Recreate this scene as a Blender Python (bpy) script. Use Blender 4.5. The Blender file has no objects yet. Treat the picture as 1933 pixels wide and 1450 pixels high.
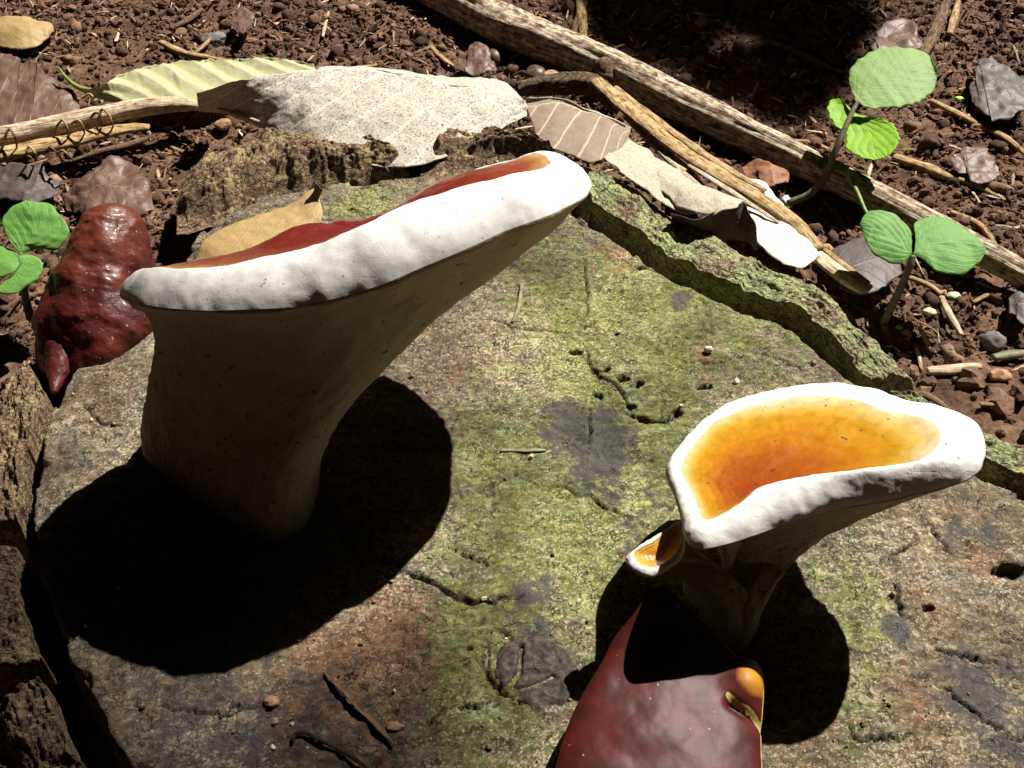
import bpy, math
import numpy as np
rng = np.random.default_rng(7)
scn = bpy.context.scene
S = 0.01                                   # the code works in centimetres
# ------------------------------------------------------------------ camera
W, H = 1933, 1450
HF, PH, D = math.radians(48), math.radians(45), 40.0
FP = W / 2 / math.tan(HF / 2)
CAM = np.array([0, -D * math.cos(PH), D * math.sin(PH)])
FW = np.array([0, math.cos(PH), -math.sin(PH)]); UP = np.array([0, math.sin(PH), math.cos(PH)])
cam = bpy.data.cameras.new('camera'); camo = bpy.data.objects.new('camera', cam)
scn.collection.objects.link(camo); scn.camera = camo
cam.angle = HF; cam.clip_start = 0.01; cam.clip_end = 500
camo.location = CAM * S; camo.rotation_euler = (math.pi / 2 - PH, 0, 0)
# ------------------------------------------------------------------ sky, sun, exposure
SUN = np.array([.5, .56, 1.0])             # towards the sun
el = math.atan2(1.0, math.hypot(SUN[0], SUN[1])); az = math.atan2(SUN[0], SUN[1])
w = bpy.data.worlds.new('World'); scn.world = w; w.use_nodes = True
nt = w.node_tree; bg = nt.nodes['Background']
sky = nt.nodes.new('ShaderNodeTexSky'); sky.sky_type = 'NISHITA'; sky.sun_disc = False
sky.sun_elevation = el; sky.sun_rotation = az
nt.links.new(sky.outputs[0], bg.inputs[0]); bg.inputs[1].default_value = 0.05
sl = bpy.data.lights.new('sun', 'SUN'); sl.energy = 5.0; sl.angle = math.radians(0.53); sl.color = (1, .955, .88)
so = bpy.data.objects.new('sun', sl); scn.collection.objects.link(so)
from mathutils import Vector
so.rotation_euler = Vector(SUN).to_track_quat('Z', 'Y').to_euler(); so.location = (1, 1, 3)
vs = scn.view_settings; vs.view_transform = 'Standard'; vs.look = 'None'; vs.exposure = 0.92; vs.gamma = 1
vs.use_curve_mapping = False
scn.cycles.max_bounces = 4; scn.cycles.diffuse_bounces = 2; scn.cycles.glossy_bounces = 2

# ------------------------------------------------------------------ helpers: pixels, noise, curves
def G(px, py, z=0.0):
    d = FW + np.array([1, 0, 0]) * (px - W / 2) / FP + UP * (H / 2 - py) / FP
    return CAM + d * ((z - CAM[2]) / d[2])
def GP(px, py, p0, n):
    d = FW + np.array([1, 0, 0]) * (px - W / 2) / FP + UP * (H / 2 - py) / FP
    return CAM + d * (((p0 - CAM) @ n) / (d @ n))
def GL(pts, z=0.0):
    return np.array([G(p[0], p[1], p[2] if len(p) > 2 else z) for p in pts])
def _h(ix, iy, iz, seed):
    n = (ix.astype(np.int64) * 374761393 + iy.astype(np.int64) * 668265263 + iz.astype(np.int64) * 2147483647 + seed * 974711) & 0xffffffff
    n = ((n ^ (n >> 13)) * 1274126177) & 0xffffffff
    n = ((n ^ (n >> 16)) * 2246822519) & 0xffffffff
    return ((n ^ (n >> 15)) & 0xffffff) / 0x800000 - 1.0
def noise3(P, seed=0):
    i = np.floor(P).astype(np.int64); f = P - i; f = f * f * (3 - 2 * f); r = 0
    for a in (0, 1):
        for b in (0, 1):
            for c in (0, 1):
                wgt = (f[..., 0] if a else 1 - f[..., 0]) * (f[..., 1] if b else 1 - f[..., 1]) * (f[..., 2] if c else 1 - f[..., 2])
                r = r + wgt * _h(i[..., 0] + a, i[..., 1] + b, i[..., 2] + c, seed)
    return r
def noise2(x, y, seed=0):
    ix = np.floor(x).astype(np.int64); iy = np.floor(y).astype(np.int64)
    fx = x - ix; fy = y - iy; fx = fx * fx * (3 - 2 * fx); fy = fy * fy * (3 - 2 * fy); z = np.zeros_like(ix)
    a = _h(ix, iy, z, seed); b = _h(ix + 1, iy, z, seed); c = _h(ix, iy + 1, z, seed); d = _h(ix + 1, iy + 1, z, seed)
    return (a * (1 - fx) + b * fx) * (1 - fy) + (c * (1 - fx) + d * fx) * fy
def fbm2(x, y, seed=0, o=4, g=.5):
    r = 0; a = 1; s = 0
    for k in range(o):
        r = r + a * noise2(x * 2**k + 17.3 * k, y * 2**k - 9.1 * k, seed + k); s += a; a *= g
    return r / s
def fbm3(P, seed=0, o=3, g=.5):
    r = 0; a = 1; s = 0
    for k in range(o):
        r = r + a * noise3(P * 2**k + 11.7 * k, seed + k); s += a; a *= g
    return r / s
def sst(a, b, x):
    t = np.clip((x - a) / (b - a), 0, 1); return t * t * (3 - 2 * t)
def resample(P, n, closed=False):
    P = np.asarray(P, float)
    if closed: P = np.vstack([P, P[:1]])
    m = len(P); k = 12                                                   # Catmull-Rom
    out = []
    for i in range(m - 1):
        p1, p2 = P[i], P[i + 1]
        p0 = P[i - 1] if i > 0 else (P[-2] if closed else 2 * p1 - p2)
        p3 = P[i + 2] if i + 2 < m else (P[1] if closed else 2 * p2 - p1)
        t = np.linspace(0, 1, k, endpoint=False)[:, None]
        out.append(.5 * (2 * p1 + (p2 - p0) * t + (2 * p0 - 5 * p1 + 4 * p2 - p3) * t**2 + (3 * p1 - p0 - 3 * p2 + p3) * t**3))
    Q = np.vstack(out + [P[-1:]])
    L = np.r_[0, np.cumsum(np.linalg.norm(np.diff(Q, axis=0), axis=1))]
    s = np.linspace(0, L[-1], n, endpoint=not closed)
    return np.stack([np.interp(s, L, Q[:, i]) for i in range(Q.shape[1])], 1)
def segdist(x, y, poly, closed=False):
    """distance to a polyline and the arc position of the nearest point"""
    P = np.asarray(poly, float)[:, :2]
    if closed: P = np.vstack([P, P[:1]])
    best = np.full(x.shape, 1e9); arc = np.zeros(x.shape); acc = 0
    for a, b in zip(P[:-1], P[1:]):
        d = b - a; L = np.hypot(*d) + 1e-9
        t = np.clip(((x - a[0]) * d[0] + (y - a[1]) * d[1]) / L**2, 0, 1)
        q = np.hypot(x - a[0] - t * d[0], y - a[1] - t * d[1])
        m = q < best; best = np.where(m, q, best); arc = np.where(m, acc + t * L, arc); acc += L
    return best, arc
def inside(x, y, poly):
    P = np.asarray(poly, float)[:, :2]; r = np.zeros(x.shape, bool)
    for a, b in zip(P, np.roll(P, -1, 0)):
        c = ((a[1] > y) != (b[1] > y)) & (x < (b[0] - a[0]) * (y - a[1]) / (b[1] - a[1] + 1e-12) + a[0])
        r ^= c
    return r

# ------------------------------------------------------------------ helpers: objects
def tag(o, label=None, cat=None, group=None, kind=None):
    if label: o['label'] = label
    if cat: o['category'] = cat
    if group: o['group'] = group
    if kind: o['kind'] = kind
    return o
def thing(name, base, label, cat, group=None):
    o = bpy.data.objects.new(name, None); scn.collection.objects.link(o)
    o.empty_display_size = .01; o.location = np.asarray(base) * S
    o['base'] = [float(v) for v in base]
    return tag(o, label, cat, group)
def make(name, V, F, mat, parent=None, base=None, smooth=True, attrs=None, uv=None, cols=None):
    """V in cm (world); F = int array (m,3|4) or list of such arrays"""
    V = np.asarray(V, float)
    if parent is not None: base = np.zeros(3); q = parent; b = q.get('base'); base = np.array(b)
    elif base is None: base = np.array([V[:, 0].mean(), V[:, 1].mean(), V[:, 2].min()])
    Fs = F if isinstance(F, list) else [F]
    Fs = [np.asarray(f, np.int32) for f in Fs if len(f)]
    me = bpy.data.meshes.new(name); me.vertices.add(len(V))
    me.vertices.foreach_set('co', ((V - base) * S).astype(np.float32).ravel())
    lv = np.concatenate([f.ravel() for f in Fs]); tot = np.concatenate([np.full(len(f), f.shape[1], np.int32) for f in Fs])
    me.loops.add(len(lv)); me.loops.foreach_set('vertex_index', lv)
    me.polygons.add(len(tot)); me.polygons.foreach_set('loop_start', np.r_[0, np.cumsum(tot)[:-1]].astype(np.int32))
    me.polygons.foreach_set('loop_total', tot); me.polygons.foreach_set('use_smooth', np.full(len(tot), smooth))
    me.update(calc_edges=True)
    for k, a in (attrs or {}).items():
        at = me.attributes.new(k, 'FLOAT', 'POINT'); at.data.foreach_set('value', np.asarray(a, np.float32).ravel())
    for k, a in (cols or {}).items():
        at = me.attributes.new(k, 'FLOAT_COLOR', 'POINT')
        a = np.asarray(a, np.float32)
        if a.shape[1] == 3: a = np.hstack([a, np.ones((len(a), 1), np.float32)])
        at.data.foreach_set('color', a.ravel())
    if uv is not None:
        u = me.uv_layers.new(name='UVMap'); u.data.foreach_set('uv', np.asarray(uv, np.float32)[lv].ravel())
    me.materials.append(mat)
    o = bpy.data.objects.new(name, me); scn.collection.objects.link(o)
    if parent is not None:
        o.parent = parent; o['base'] = [float(v) for v in base]
        if parent.type == 'MESH': pass
    else:
        o.location = base * S; o['base'] = [float(v) for v in base]
    return o
def gridf(nr, nc, wrap=False):
    r = np.arange(nr - 1)[:, None]; c = np.arange(nc if wrap else nc - 1)[None]
    c2 = (c + 1) % nc
    return np.stack([r * nc + c, r * nc + c2, (r + 1) * nc + c2, (r + 1) * nc + c], -1).reshape(-1, 4)
def gridn(V, wrap=False):
    """normals of a (nr,nc,3) grid"""
    dr = np.gradient(V, axis=0)
    dc = (np.roll(V, -1, 1) - np.roll(V, 1, 1)) if wrap else np.gradient(V, axis=1)
    n = np.cross(dc, dr); return n / (np.linalg.norm(n, axis=-1, keepdims=True) + 1e-9)
def tube_geo(P, R, seg=10, n=None, rough=0, freq=(1.5, 4), seed=0, flat=1.0, upv=(0, 0, 1), ridges=0):
    """round bar along P (cm) with radii R; capped"""
    P = np.asarray(P, float)
    n = n or max(8, int(8 * len(P)))
    if np.ndim(R):
        ks = np.linspace(0, 1, len(R))
        if len(R) == len(P): ks = np.r_[0, np.cumsum(np.linalg.norm(np.diff(P, axis=0), axis=1))]; ks = ks / ks[-1]
        R = np.interp(np.linspace(0, 1, n), ks, R)
    else: R = np.full(n, R)
    Q = resample(P, n); T = np.gradient(Q, axis=0); T /= np.linalg.norm(T, axis=1, keepdims=True)
    upv = np.asarray(upv, float)
    B = np.cross(T, upv); B /= np.linalg.norm(B, axis=1, keepdims=True) + 1e-9; N = np.cross(B, T)
    a = np.linspace(0, 2 * np.pi, seg, endpoint=False)
    L = np.r_[0, np.cumsum(np.linalg.norm(np.diff(Q, axis=0), axis=1))]
    ca, sa = np.cos(a), np.sin(a)
    k = np.ones((n, seg))
    if rough:
        pp = np.stack([np.broadcast_to(ca * freq[0], (n, seg)), np.broadcast_to(sa * freq[0], (n, seg)), np.broadcast_to((L * freq[1] / 4)[:, None], (n, seg))], -1)
        k = 1 + rough * fbm3(pp * 1.3 + seed * 7.7, seed)
    if ridges:
        k = k * (1 + .06 * np.sin(a * ridges + 1.5 * noise2(L * .4, L * 0 + seed, seed)[:, None]))
    V = Q[:, None] + (B[:, None] * ca[None, :, None] + N[:, None] * (sa * flat)[None, :, None]) * (R[:, None] * k)[..., None]
    V = np.vstack([V.reshape(-1, 3), Q[:1] - T[:1] * R[0] * .15, Q[-1:] + T[-1:] * R[-1] * .15])
    F = gridf(n, seg, True); i0 = n * seg; c = np.arange(seg); c2 = (c + 1) % seg
    cap = np.vstack([np.stack([c2, c, np.full(seg, i0)], 1), np.stack([(n - 1) * seg + c, (n - 1) * seg + c2, np.full(seg, i0 + 1)], 1)])
    uv = np.stack([np.broadcast_to((a / 2 / np.pi)[None], (n, seg)), np.broadcast_to(L[:, None], (n, seg))], -1).reshape(-1, 2)
    uv = np.vstack([uv, [[0, 0], [0, L[-1]]]])
    return V, [F, cap], uv
def merge(parts):
    Vs, Fs, us, k = [], [], [], 0
    for V, F, u in parts:
        Vs.append(V); us.append(u)
        for f in F: Fs.append(f + k)
        k += len(V)
    q = [f for f in Fs if f.shape[1] == 4]; t = [f for f in Fs if f.shape[1] == 3]
    out = ([np.vstack(q)] if q else []) + ([np.vstack(t)] if t else [])
    return np.vstack(Vs), out, np.vstack(us)

# ------------------------------------------------------------------ helpers: materials
class M:
    def __init__(s, name, rough=.8, spec=.3):
        s.m = bpy.data.materials.new(name); s.m.use_nodes = True; s.t = s.m.node_tree
        s.b = s.t.nodes['Principled BSDF']; s.b.inputs['Roughness'].default_value = rough
        s.b.inputs['Specular IOR Level'].default_value = spec; s._c = None
    def n(s, typ, **kw):
        x = s.t.nodes.new('ShaderNode' + typ)
        for k, v in kw.items(): setattr(x, k, v)
        return x
    def put(s, sock, v):
        if isinstance(v, bpy.types.NodeSocket): s.t.links.new(v, sock)
        elif isinstance(v, (tuple, list)) and len(v) == 3 and sock.type == 'RGBA': sock.default_value = (*v, 1)
        else: sock.default_value = v
    def co(s, scale=(1, 1, 1)):
        if s._c is None: s._c = s.n('TexCoord').outputs['Object']
        mp = s.n('Mapping'); s.put(mp.inputs['Vector'], s._c)
        if not isinstance(scale, tuple): scale = (scale,) * 3
        mp.inputs['Scale'].default_value = tuple(100 * k for k in scale); return mp.outputs[0]
    def uv(s): return s.n('UVMap').outputs[0]
    def noise(s, scale, detail=4, rough=.6, dist=0, vec=None):
        x = s.n('TexNoise'); s.put(x.inputs['Vector'], vec if vec is not None else s.co(scale)); x.inputs['Scale'].default_value = 1
        x.inputs['Detail'].default_value = detail; x.inputs['Roughness'].default_value = rough; x.inputs['Distortion'].default_value = dist
        return x.outputs[0]
    def vor(s, scale, feature='F1', vec=None, rnd=1):
        x = s.n('TexVoronoi', feature=feature); s.put(x.inputs['Vector'], vec if vec is not None else s.co(scale)); x.inputs['Scale'].default_value = 1
        x.inputs['Randomness'].default_value = rnd
        return x.outputs['Distance'], (x.outputs['Color'] if feature != 'DISTANCE_TO_EDGE' else None)
    def math(s, op, a, b=0., clamp=False):
        x = s.n('Math', operation=op, use_clamp=clamp); s.put(x.inputs[0], a); s.put(x.inputs[1], b); return x.outputs[0]
    def ramp(s, f, stops, interp='LINEAR'):
        x = s.n('ValToRGB'); s.put(x.inputs[0], f); e = x.color_ramp.elements; x.color_ramp.interpolation = interp
        while len(e) < len(stops): e.new(.5)
        for q, (p, c) in zip(e, stops): q.position = p; q.color = (*((c,) * 3 if not isinstance(c, tuple) else c), 1)
        return x.outputs[0]
    def mix(s, f, a, b, mode='MIX'):
        x = s.n('Mix', data_type='RGBA', blend_type=mode); s.put(x.inputs[0], f); s.put(x.inputs[6], a); s.put(x.inputs[7], b); return x.outputs[2]
    def attr(s, name, out='Fac'): 
        x = s.n('Attribute', attribute_name=name); return x.outputs[out]
    def sep(s, c):
        x = s.n('SeparateColor'); s.put(x.inputs[0], c); return x.outputs
    def base(s, c): s.put(s.b.inputs['Base Color'], c); return s
    def bump(s, h, strength=.5, dist=.05, prev=None):
        x = s.n('Bump'); s.put(x.inputs['Height'], h); x.inputs['Strength'].default_value = strength; x.inputs['Distance'].default_value = dist * S
        if prev is not None: s.put(x.inputs['Normal'], prev)
        s.t.links.new(x.outputs[0], s.b.inputs['Normal']); return x.outputs[0]
    def translucent(s, fac, col):
        tr = s.n('BsdfTranslucent'); s.put(tr.inputs[0], col); mx = s.n('MixShader'); s.put(mx.inputs[0], fac)
        s.t.links.new(s.b.outputs[0], mx.inputs[1]); s.t.links.new(tr.outputs[0], mx.inputs[2])
        s.t.links.new(mx.outputs[0], s.t.nodes['Material Output'].inputs[0]); return s

def mat_soil():
    m = M('soil', .95, .15)
    a = m.noise(.5, 6, .65); b = m.noise(4, 5, .7)
    c = m.ramp(m.math('ADD', m.math('MULTIPLY', a, .5), m.math('MULTIPLY', b, .5)), [(.3, (.028, .016, .010)), (.48, (.10, .056, .036)), (.62, (.19, .11, .07)), (.78, (.30, .19, .125))])
    m.base(c); m.bump(m.noise(7, 4, .7), .7, .12); return m.m
def mat_crumb():
    m = M('soil_crumb', .92, .2)
    v = m.ramp(m.noise(5, 4, .7), [(.3, .55), (.7, 1.3)])
    m.base(m.mix(1.0, m.attr('tint', 'Color'), v, 'MULTIPLY')); m.bump(m.noise(9, 4, .7), .7, .08); return m.m
def mat_wood_face():
    """weathered cut face; mask = moss, dark stain, pale, rust"""
    m = M('weathered_stump_face', .88, .25)
    ch = m.sep(m.attr('mask', 'Color'))
    warp = m.n('VectorMath', operation='ADD'); nz = m.n('TexNoise'); m.put(nz.inputs['Vector'], m.co(2.2)); nz.inputs['Scale'].default_value = 1; nz.inputs['Detail'].default_value = 3
    m.put(warp.inputs[0], m.co(1)); sc = m.n('VectorMath', operation='SCALE'); m.put(sc.inputs[0], nz.outputs[1]); sc.inputs['Scale'].default_value = .5
    m.t.links.new(sc.outputs[0], warp.inputs[1]); wv = warp.outputs[0]
    def sc_(v, k):
        x = m.n('VectorMath', operation='SCALE'); m.put(x.inputs[0], v); x.inputs['Scale'].default_value = k; return x.outputs[0]
    fine0 = m.noise(1, 4, .65, 0, sc_(wv, 5.0)); gm = m.n('Mapping'); m.put(gm.inputs['Vector'], wv); gm.inputs['Rotation'].default_value = (0, 0, math.radians(32)); gm.inputs['Scale'].default_value = (1.1, 6.0, 2)
    grain = m.noise(1, 5, .65, .2, gm.outputs[0]); patch = m.noise(.55, 5, .65)
    fine = m.math('ADD', m.math('ADD', m.math('MULTIPLY', fine0, .42), m.math('MULTIPLY', grain, .36)), m.math('MULTIPLY', patch, .22)); mid = m.noise(1, 4, .6, 0, sc_(wv, 1.6)); big = m.noise(.28, 4, .6)
    brown = m.ramp(fine, [(.37, (.022, .016, .011)), (.45, (.080, .057, .037)), (.53, (.150, .114, .075)), (.63, (.31, .255, .175))])
    moss = m.ramp(fine, [(.37, (.024, .026, .007)), (.45, (.085, .088, .022)), (.53, (.155, .160, .045)), (.64, (.30, .30, .12))])
    mf = m.math('ADD', ch[0], m.math('MULTIPLY', m.math('SUBTRACT', mid, .5), 1.1))
    mf = m.ramp(mf, [(.32, 0.), (.62, 1.)])
    moss = m.mix(m.ramp(m.noise(.9, 3, .6), [(.45, 0.), (.62, .6)]), moss, m.ramp(fine, [(.37, (.026, .032, .014)), (.5, (.115, .14, .06)), (.63, (.27, .31, .17))]))
    grey = m.ramp(fine, [(.37, (.02, .017, .015)), (.5, (.09, .077, .062)), (.63, (.22, .195, .16))])
    brown = m.mix(m.ramp(m.noise(.7, 4, .65), [(.5, 0.), (.62, .8)]), brown, grey)
    c = m.mix(mf, brown, moss)
    rust = m.ramp(fine, [(.35, (.05, .022, .012)), (.52, (.19, .10, .055)), (.72, (.42, .26, .16))])
    rf = m.ramp(m.math('ADD', ch[2], m.math('MULTIPLY', m.math('SUBTRACT', m.noise(2.6, 3, .6), .5), 1.5)), [(.45, 0.), (.7, .85)])
    c = m.mix(rf, c, rust)
    # pale fibres and flecks
    d, _ = m.vor(5.5, vec=sc_(wv, 5.5)); pale = m.ramp(m.math('ADD', m.math('MULTIPLY', m.noise(11, 3, .6), .8), m.math('MULTIPLY', big, .35)), [(.62, 0.), (.70, .7)])
    c = m.mix(pale, c, (.40, .36, .25))
    # thin dark network
    def worm(k, wd): return m.ramp(m.math('ABSOLUTE', m.math('SUBTRACT', m.noise(1, 2, .5, 0, sc_(wv, k)), .5)), [(0., 1.), (wd, 0.)])
    e = worm(2.3, .022); e2 = worm(5.5, .035)
    net = m.math('MULTIPLY', e, m.ramp(m.noise(1.1, 3, .6), [(.42, 0.), (.55, .95)]))
    net2 = m.math('MULTIPLY', e2, m.ramp(m.noise(1.7, 3, .6), [(.40, 0.), (.58, .75)]))
    c = m.mix(net, c, (.014, .011, .008)); c = m.mix(net2, c, (.022, .018, .012))
    c = m.mix(m.math('MULTIPLY', m.ramp(m.math('ADD', ch[1], m.math('MULTIPLY', m.math('SUBTRACT', m.noise(1.3, 5, .75), .5), 1.9)), [(.42, 0.), (.62, 1.)]), .85), c, m.mix(fine, (.018, .017, .018), (.085, .08, .082)))
    c = m.mix(1.0, c, m.ramp(m.noise(.22, 3, .55), [(.36, (.62, .60, .58)), (.52, (1., 1., 1.)), (.66, (1.3, 1.26, 1.15))]), 'MULTIPLY')
    cr = m.attr('crack'); c = m.mix(cr, c, (.012, .009, .007))
    m.base(c)
    hh = m.math('SUBTRACT', m.math('ADD', fine, m.math('MULTIPLY', mid, .6)), m.math('ADD', m.math('MULTIPLY', net, .9), m.math('MULTIPLY', net2, .5)))
    m.bump(hh, .7, .055); return m.m
def mat_bark(name, green=.4, warm=0., pale=0., lichen=.3, k=1.0):
    m = M(name, .92, .2)
    a = m.noise(1.6, 6, .7, .4); f = m.noise(6, 5, .75, .3)
    br = m.ramp(f, [(.3, (.022, .014, .009)), (.46, (.10 + .05 * warm, .068, .042)), (.6, (.20 + .08 * warm + .1 * pale, .145 + .1 * pale, .09 + .07 * pale)), (.75, (.36 + .12 * pale, .29 + .1 * pale, .19 + .08 * pale))])
    gr = m.ramp(f, [(.28, (.04, .045, .02)), (.43, (.125, .15, .065)), (.57, (.22, .25, .125)), (.74, (.40, .42, .26))])
    gf = m.ramp(m.math('ADD', m.noise(.55, 4, .6), green - .5), [(.42, 0.), (.6, 1.)])
    c = m.mix(gf, br, gr)
    e, _ = m.vor(2.2, 'DISTANCE_TO_EDGE'); net = m.math('MULTIPLY', m.ramp(e, [(0., 1.), (.06, 0.)]), m.ramp(a, [(.45, 0.), (.6, .9)]))
    c = m.mix(net, c, (.012, .009, .006)); li = m.ramp(m.math('ADD', m.math('MULTIPLY', m.noise(1.1, 4, .7), .7), m.math('MULTIPLY', f, .3)), [(.52, 0.), (.60, .7)]); c = m.mix(m.math('MULTIPLY', li, lichen), c, (.44, .36, .15))
    wl = m.ramp(m.math('ABSOLUTE', m.math('SUBTRACT', m.noise(4.5, 2, .5, .4), .5)), [(0., .7), (.04, 0.)]); c = m.mix(wl, c, (.02, .015, .01))
    if k != 1: c = m.mix(1.0, c, (k, k, k), 'MULTIPLY')
    m.base(c)
    m.bump(m.math('SUBTRACT', m.math('ADD', f, a), net), 1.0, .13); return m.m
def mat_stick(name, dark, midc, light, kl=1.0):
    m = M(name, .85, .25)
    mp = m.n('Mapping'); m.put(mp.inputs['Vector'], m.uv()); mp.inputs['Scale'].default_value = (34, 1.1 * kl, 1)
    f = m.noise(1, 5, .7, .3, mp.outputs[0]); g = m.noise(3, 5, .65)
    h = m.math('ADD', m.math('MULTIPLY', f, .65), m.math('MULTIPLY', g, .35))
    m.base(m.ramp(h, [(.39, dark), (.475, midc), (.57, light), (.72, tuple(min(.8, k * 1.35) for k in light))]))
    m.bump(h, 1.0, .11); return m.m
def mat_leaf(name, dark, light, vein, nv=9, slope=.35, veinw=.06, fleck=0., fleckc=(.1, .08, .06), rough=.6, trans=0., transc=None, spec=.4, net=0., veinf=.8):
    m = M(name, rough, spec)
    uv = m.n('SeparateXYZ'); m.put(uv.inputs[0], m.uv()); u, v = uv.outputs[0], uv.outputs[1]
    av = m.math('ABSOLUTE', v)
    base = m.mix(m.noise(1.6, 4, .65), dark, light)
    x = m.math('FRACT', m.math('SUBTRACT', m.math('MULTIPLY', u, float(nv)), m.math('MULTIPLY', av, nv * slope)))
    x = m.math('ABSOLUTE', m.math('SUBTRACT', x, .5))
    side = m.ramp(x, [(0., 1.), (veinw, 0.)]); rib = m.ramp(av, [(0., 1.), (.035, .0)])
    vf = m.math('MAXIMUM', side, rib)
    c = m.mix(m.math('MULTIPLY', vf, veinf), base, vein)
    if net:
        e, _ = m.vor(6.5, 'DISTANCE_TO_EDGE'); c = m.mix(m.math('MULTIPLY', m.ramp(e, [(0., 1.), (.08, 0.)]), net), c, vein)
    if fleck:
        fl = m.ramp(m.noise(10.5, 3, .65), [(.53, 0.), (.6, 1.)]); c = m.mix(m.math('MULTIPLY', fl, fleck), c, fleckc)
    m.base(c)
    m.bump(m.math('ADD', m.math('MULTIPLY', vf, veinf), m.noise(7, 3, .6)), .5, .04)
    if trans: m.translucent(trans, transc or light)
    return m.m
def mat_plain(name, c1, c2, scale=3, rough=.6, spec=.4, bumpd=.04, coat=0., trans=0):
    m = M(name, rough, spec); f = m.noise(scale, 5, .65)
    m.base(m.ramp(f, [(.35, c1), (.65, c2)])); m.bump(f, .5, bumpd)
    if coat: m.b.inputs['Coat Weight'].default_value = coat; m.b.inputs['Coat Roughness'].default_value = .18
    if trans: m.translucent(trans, c2)
    return m.m

# ================================================================== GROUND
ZS = -2.4
def soil_z(x, y):
    x = np.asarray(x, float); y = np.asarray(y, float)
    far = sst(40, 400, np.hypot(x, y))
    near = .55 * fbm2(x * .16, y * .16, 3, 3) + .42 * fbm2(x * .55, y * .55, 5, 3) + .22 * np.abs(fbm2(x * 1.5, y * 1.5, 8, 4))
    return ZS - .25 + near * (1 - .6 * far) + far * 6 * fbm2(x * .006, y * .006, 41, 3)
def axis_(a, b, step, lo, hi):
    core = np.arange(a, b + 1e-6, step); g = 1.22 ** np.arange(1, 60) * step
    up = b + np.cumsum(g); dn = a - np.cumsum(g)
    return np.r_[dn[dn > lo][::-1], core, up[up < hi]]
ax = axis_(-34, 38, .15, -6000, 6000); ay = axis_(-20, 36, .15, -6000, 6000)
X, Y = np.meshgrid(ax, ay); Z = soil_z(X, Y)
MAT_SOIL = mat_soil()
tag(make('ground', np.stack([X, Y, Z], -1).reshape(-1, 3), gridf(len(ay), len(ax)), MAT_SOIL, base=np.zeros(3)), kind='structure')

# ================================================================== TREE STUMP
face_px = [(345, 470), (420, 400), (520, 362), (610, 348), (700, 340), (790, 332), (870, 322), (960, 302), (1040, 340), (1090, 397), (1180, 452), (1250, 512), (1330, 552),
           (1400, 582), (1450, 592), (1500, 622), (1540, 662), (1600, 712), (1645, 740), (1720, 790), (1800, 860), (1860, 900), (1950, 930), (2060, 1010), (2180, 1150), (2200, 1300),
           (2150, 1500), (1950, 1750), (1550, 1950), (1100, 2020), (700, 1900), (330, 1640), (240, 1470), (190, 1380), (128, 1255), (95, 1170), (62, 1080), (48, 1000), (54, 900), (78, 810),
           (104, 745), (130, 690), (235, 640), (300, 560)]
face = resample(GL(face_px), 260, True)
STB = np.array([0.5, -3.0, ZS])
stump = thing('tree_stump', STB, 'broad weathered tree stump with cracked mossy cut face and bark rim', 'tree stump')
res = .056
gx = np.arange(face[:, 0].min() - .4, face[:, 0].max() + .4, res); gy = np.arange(face[:, 1].min() - .4, face[:, 1].max() + .4, res)
X, Y = np.meshgrid(gx, gy)
wx = X + .16 * fbm2(X * 1.3, Y * 1.3, 21, 3); wy = Y + .16 * fbm2(X * 1.3 + 50, Y * 1.3, 22, 3)
sd, _ = segdist(wx, wy, face, True); sd = np.where(inside(wx, wy, face), -sd, sd)
Z = .22 * fbm2(X * .13, Y * .13, 31, 3) + .10 * fbm2(X * .7, Y * .7, 33, 4) + .075 * fbm2(X * 3.1, Y * 3.1, 36, 3)
Z += .035 * np.abs(fbm2(X * .8 + .5 * Y, Y * 4.2 - X * 1.5, 38, 3))                     # fibre ridges
crk = np.zeros_like(Z)
cracks = [([(735, 1062), (790, 1090), (820, 1100), (860, 1127), (930, 1135), (985, 1128)], .13, .55), ([(1095, 640), (1120, 690), (1132, 705), (1165, 730), (1185, 765), (1200, 792)], .10, .45),
          ([(1185, 785), (1230, 797), (1290, 790)], .09, .4), ([(960, 885), (1000, 910), (1080, 925), (1140, 955), (1200, 985), (1262, 1008)], .065, .35),
          ([(800, 610), (880, 605), (930, 602), (970, 615), (1060, 625), (1095, 648)], .05, .3), ([(1690, 1095), (1700, 1150), (1735, 1178)], .08, .4),
          ([(1745, 1210), (1780, 1232), (1840, 1245), (1900, 1262)], .06, .3), ([(1740, 1285), (1790, 1300), (1830, 1342), (1890, 1382), (1960, 1420)], .07, .35),
          ([(1595, 1335), (1622, 1390), (1730, 1388)], .07, .3), ([(1655, 1065), (1715, 1035), (1735, 1012)], .06, .3), ([(945, 1325), (850, 1342), (800, 1372)], .05, .25),
          ([(905, 1200), (950, 1192), (968, 1212), (1025, 1222), (1060, 1215)], .07, .35), ([(925, 1240), (922, 1275), (950, 1312), (990, 1335)], .09, .4), ([(1105, 480), (1108, 560), (1104, 615)], .05, .25),
          ([(860, 1040), (905, 1062), (935, 1068)], .05, .25), ([(1290, 690), (1345, 692), (1420, 680)], .05, .25), ([(1420, 515), (1425, 545)], .05, .3), ([(1115, 770), (1112, 850)], .045, .25),
          ([(1210, 460), (1260, 500), (1300, 520)], .06, .3), ([(1740, 975), (1770, 1010), (1800, 1050)], .05, .25), ([(350, 640), (500, 660), (640, 640)], .05, .2), ([(150, 760), (200, 800), (255, 790)], .06, .3),
          ([(300, 1330), (420, 1350), (500, 1330)], .05, .25), ([(1400, 660), (1480, 690), (1540, 720)], .05, .25)]
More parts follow.
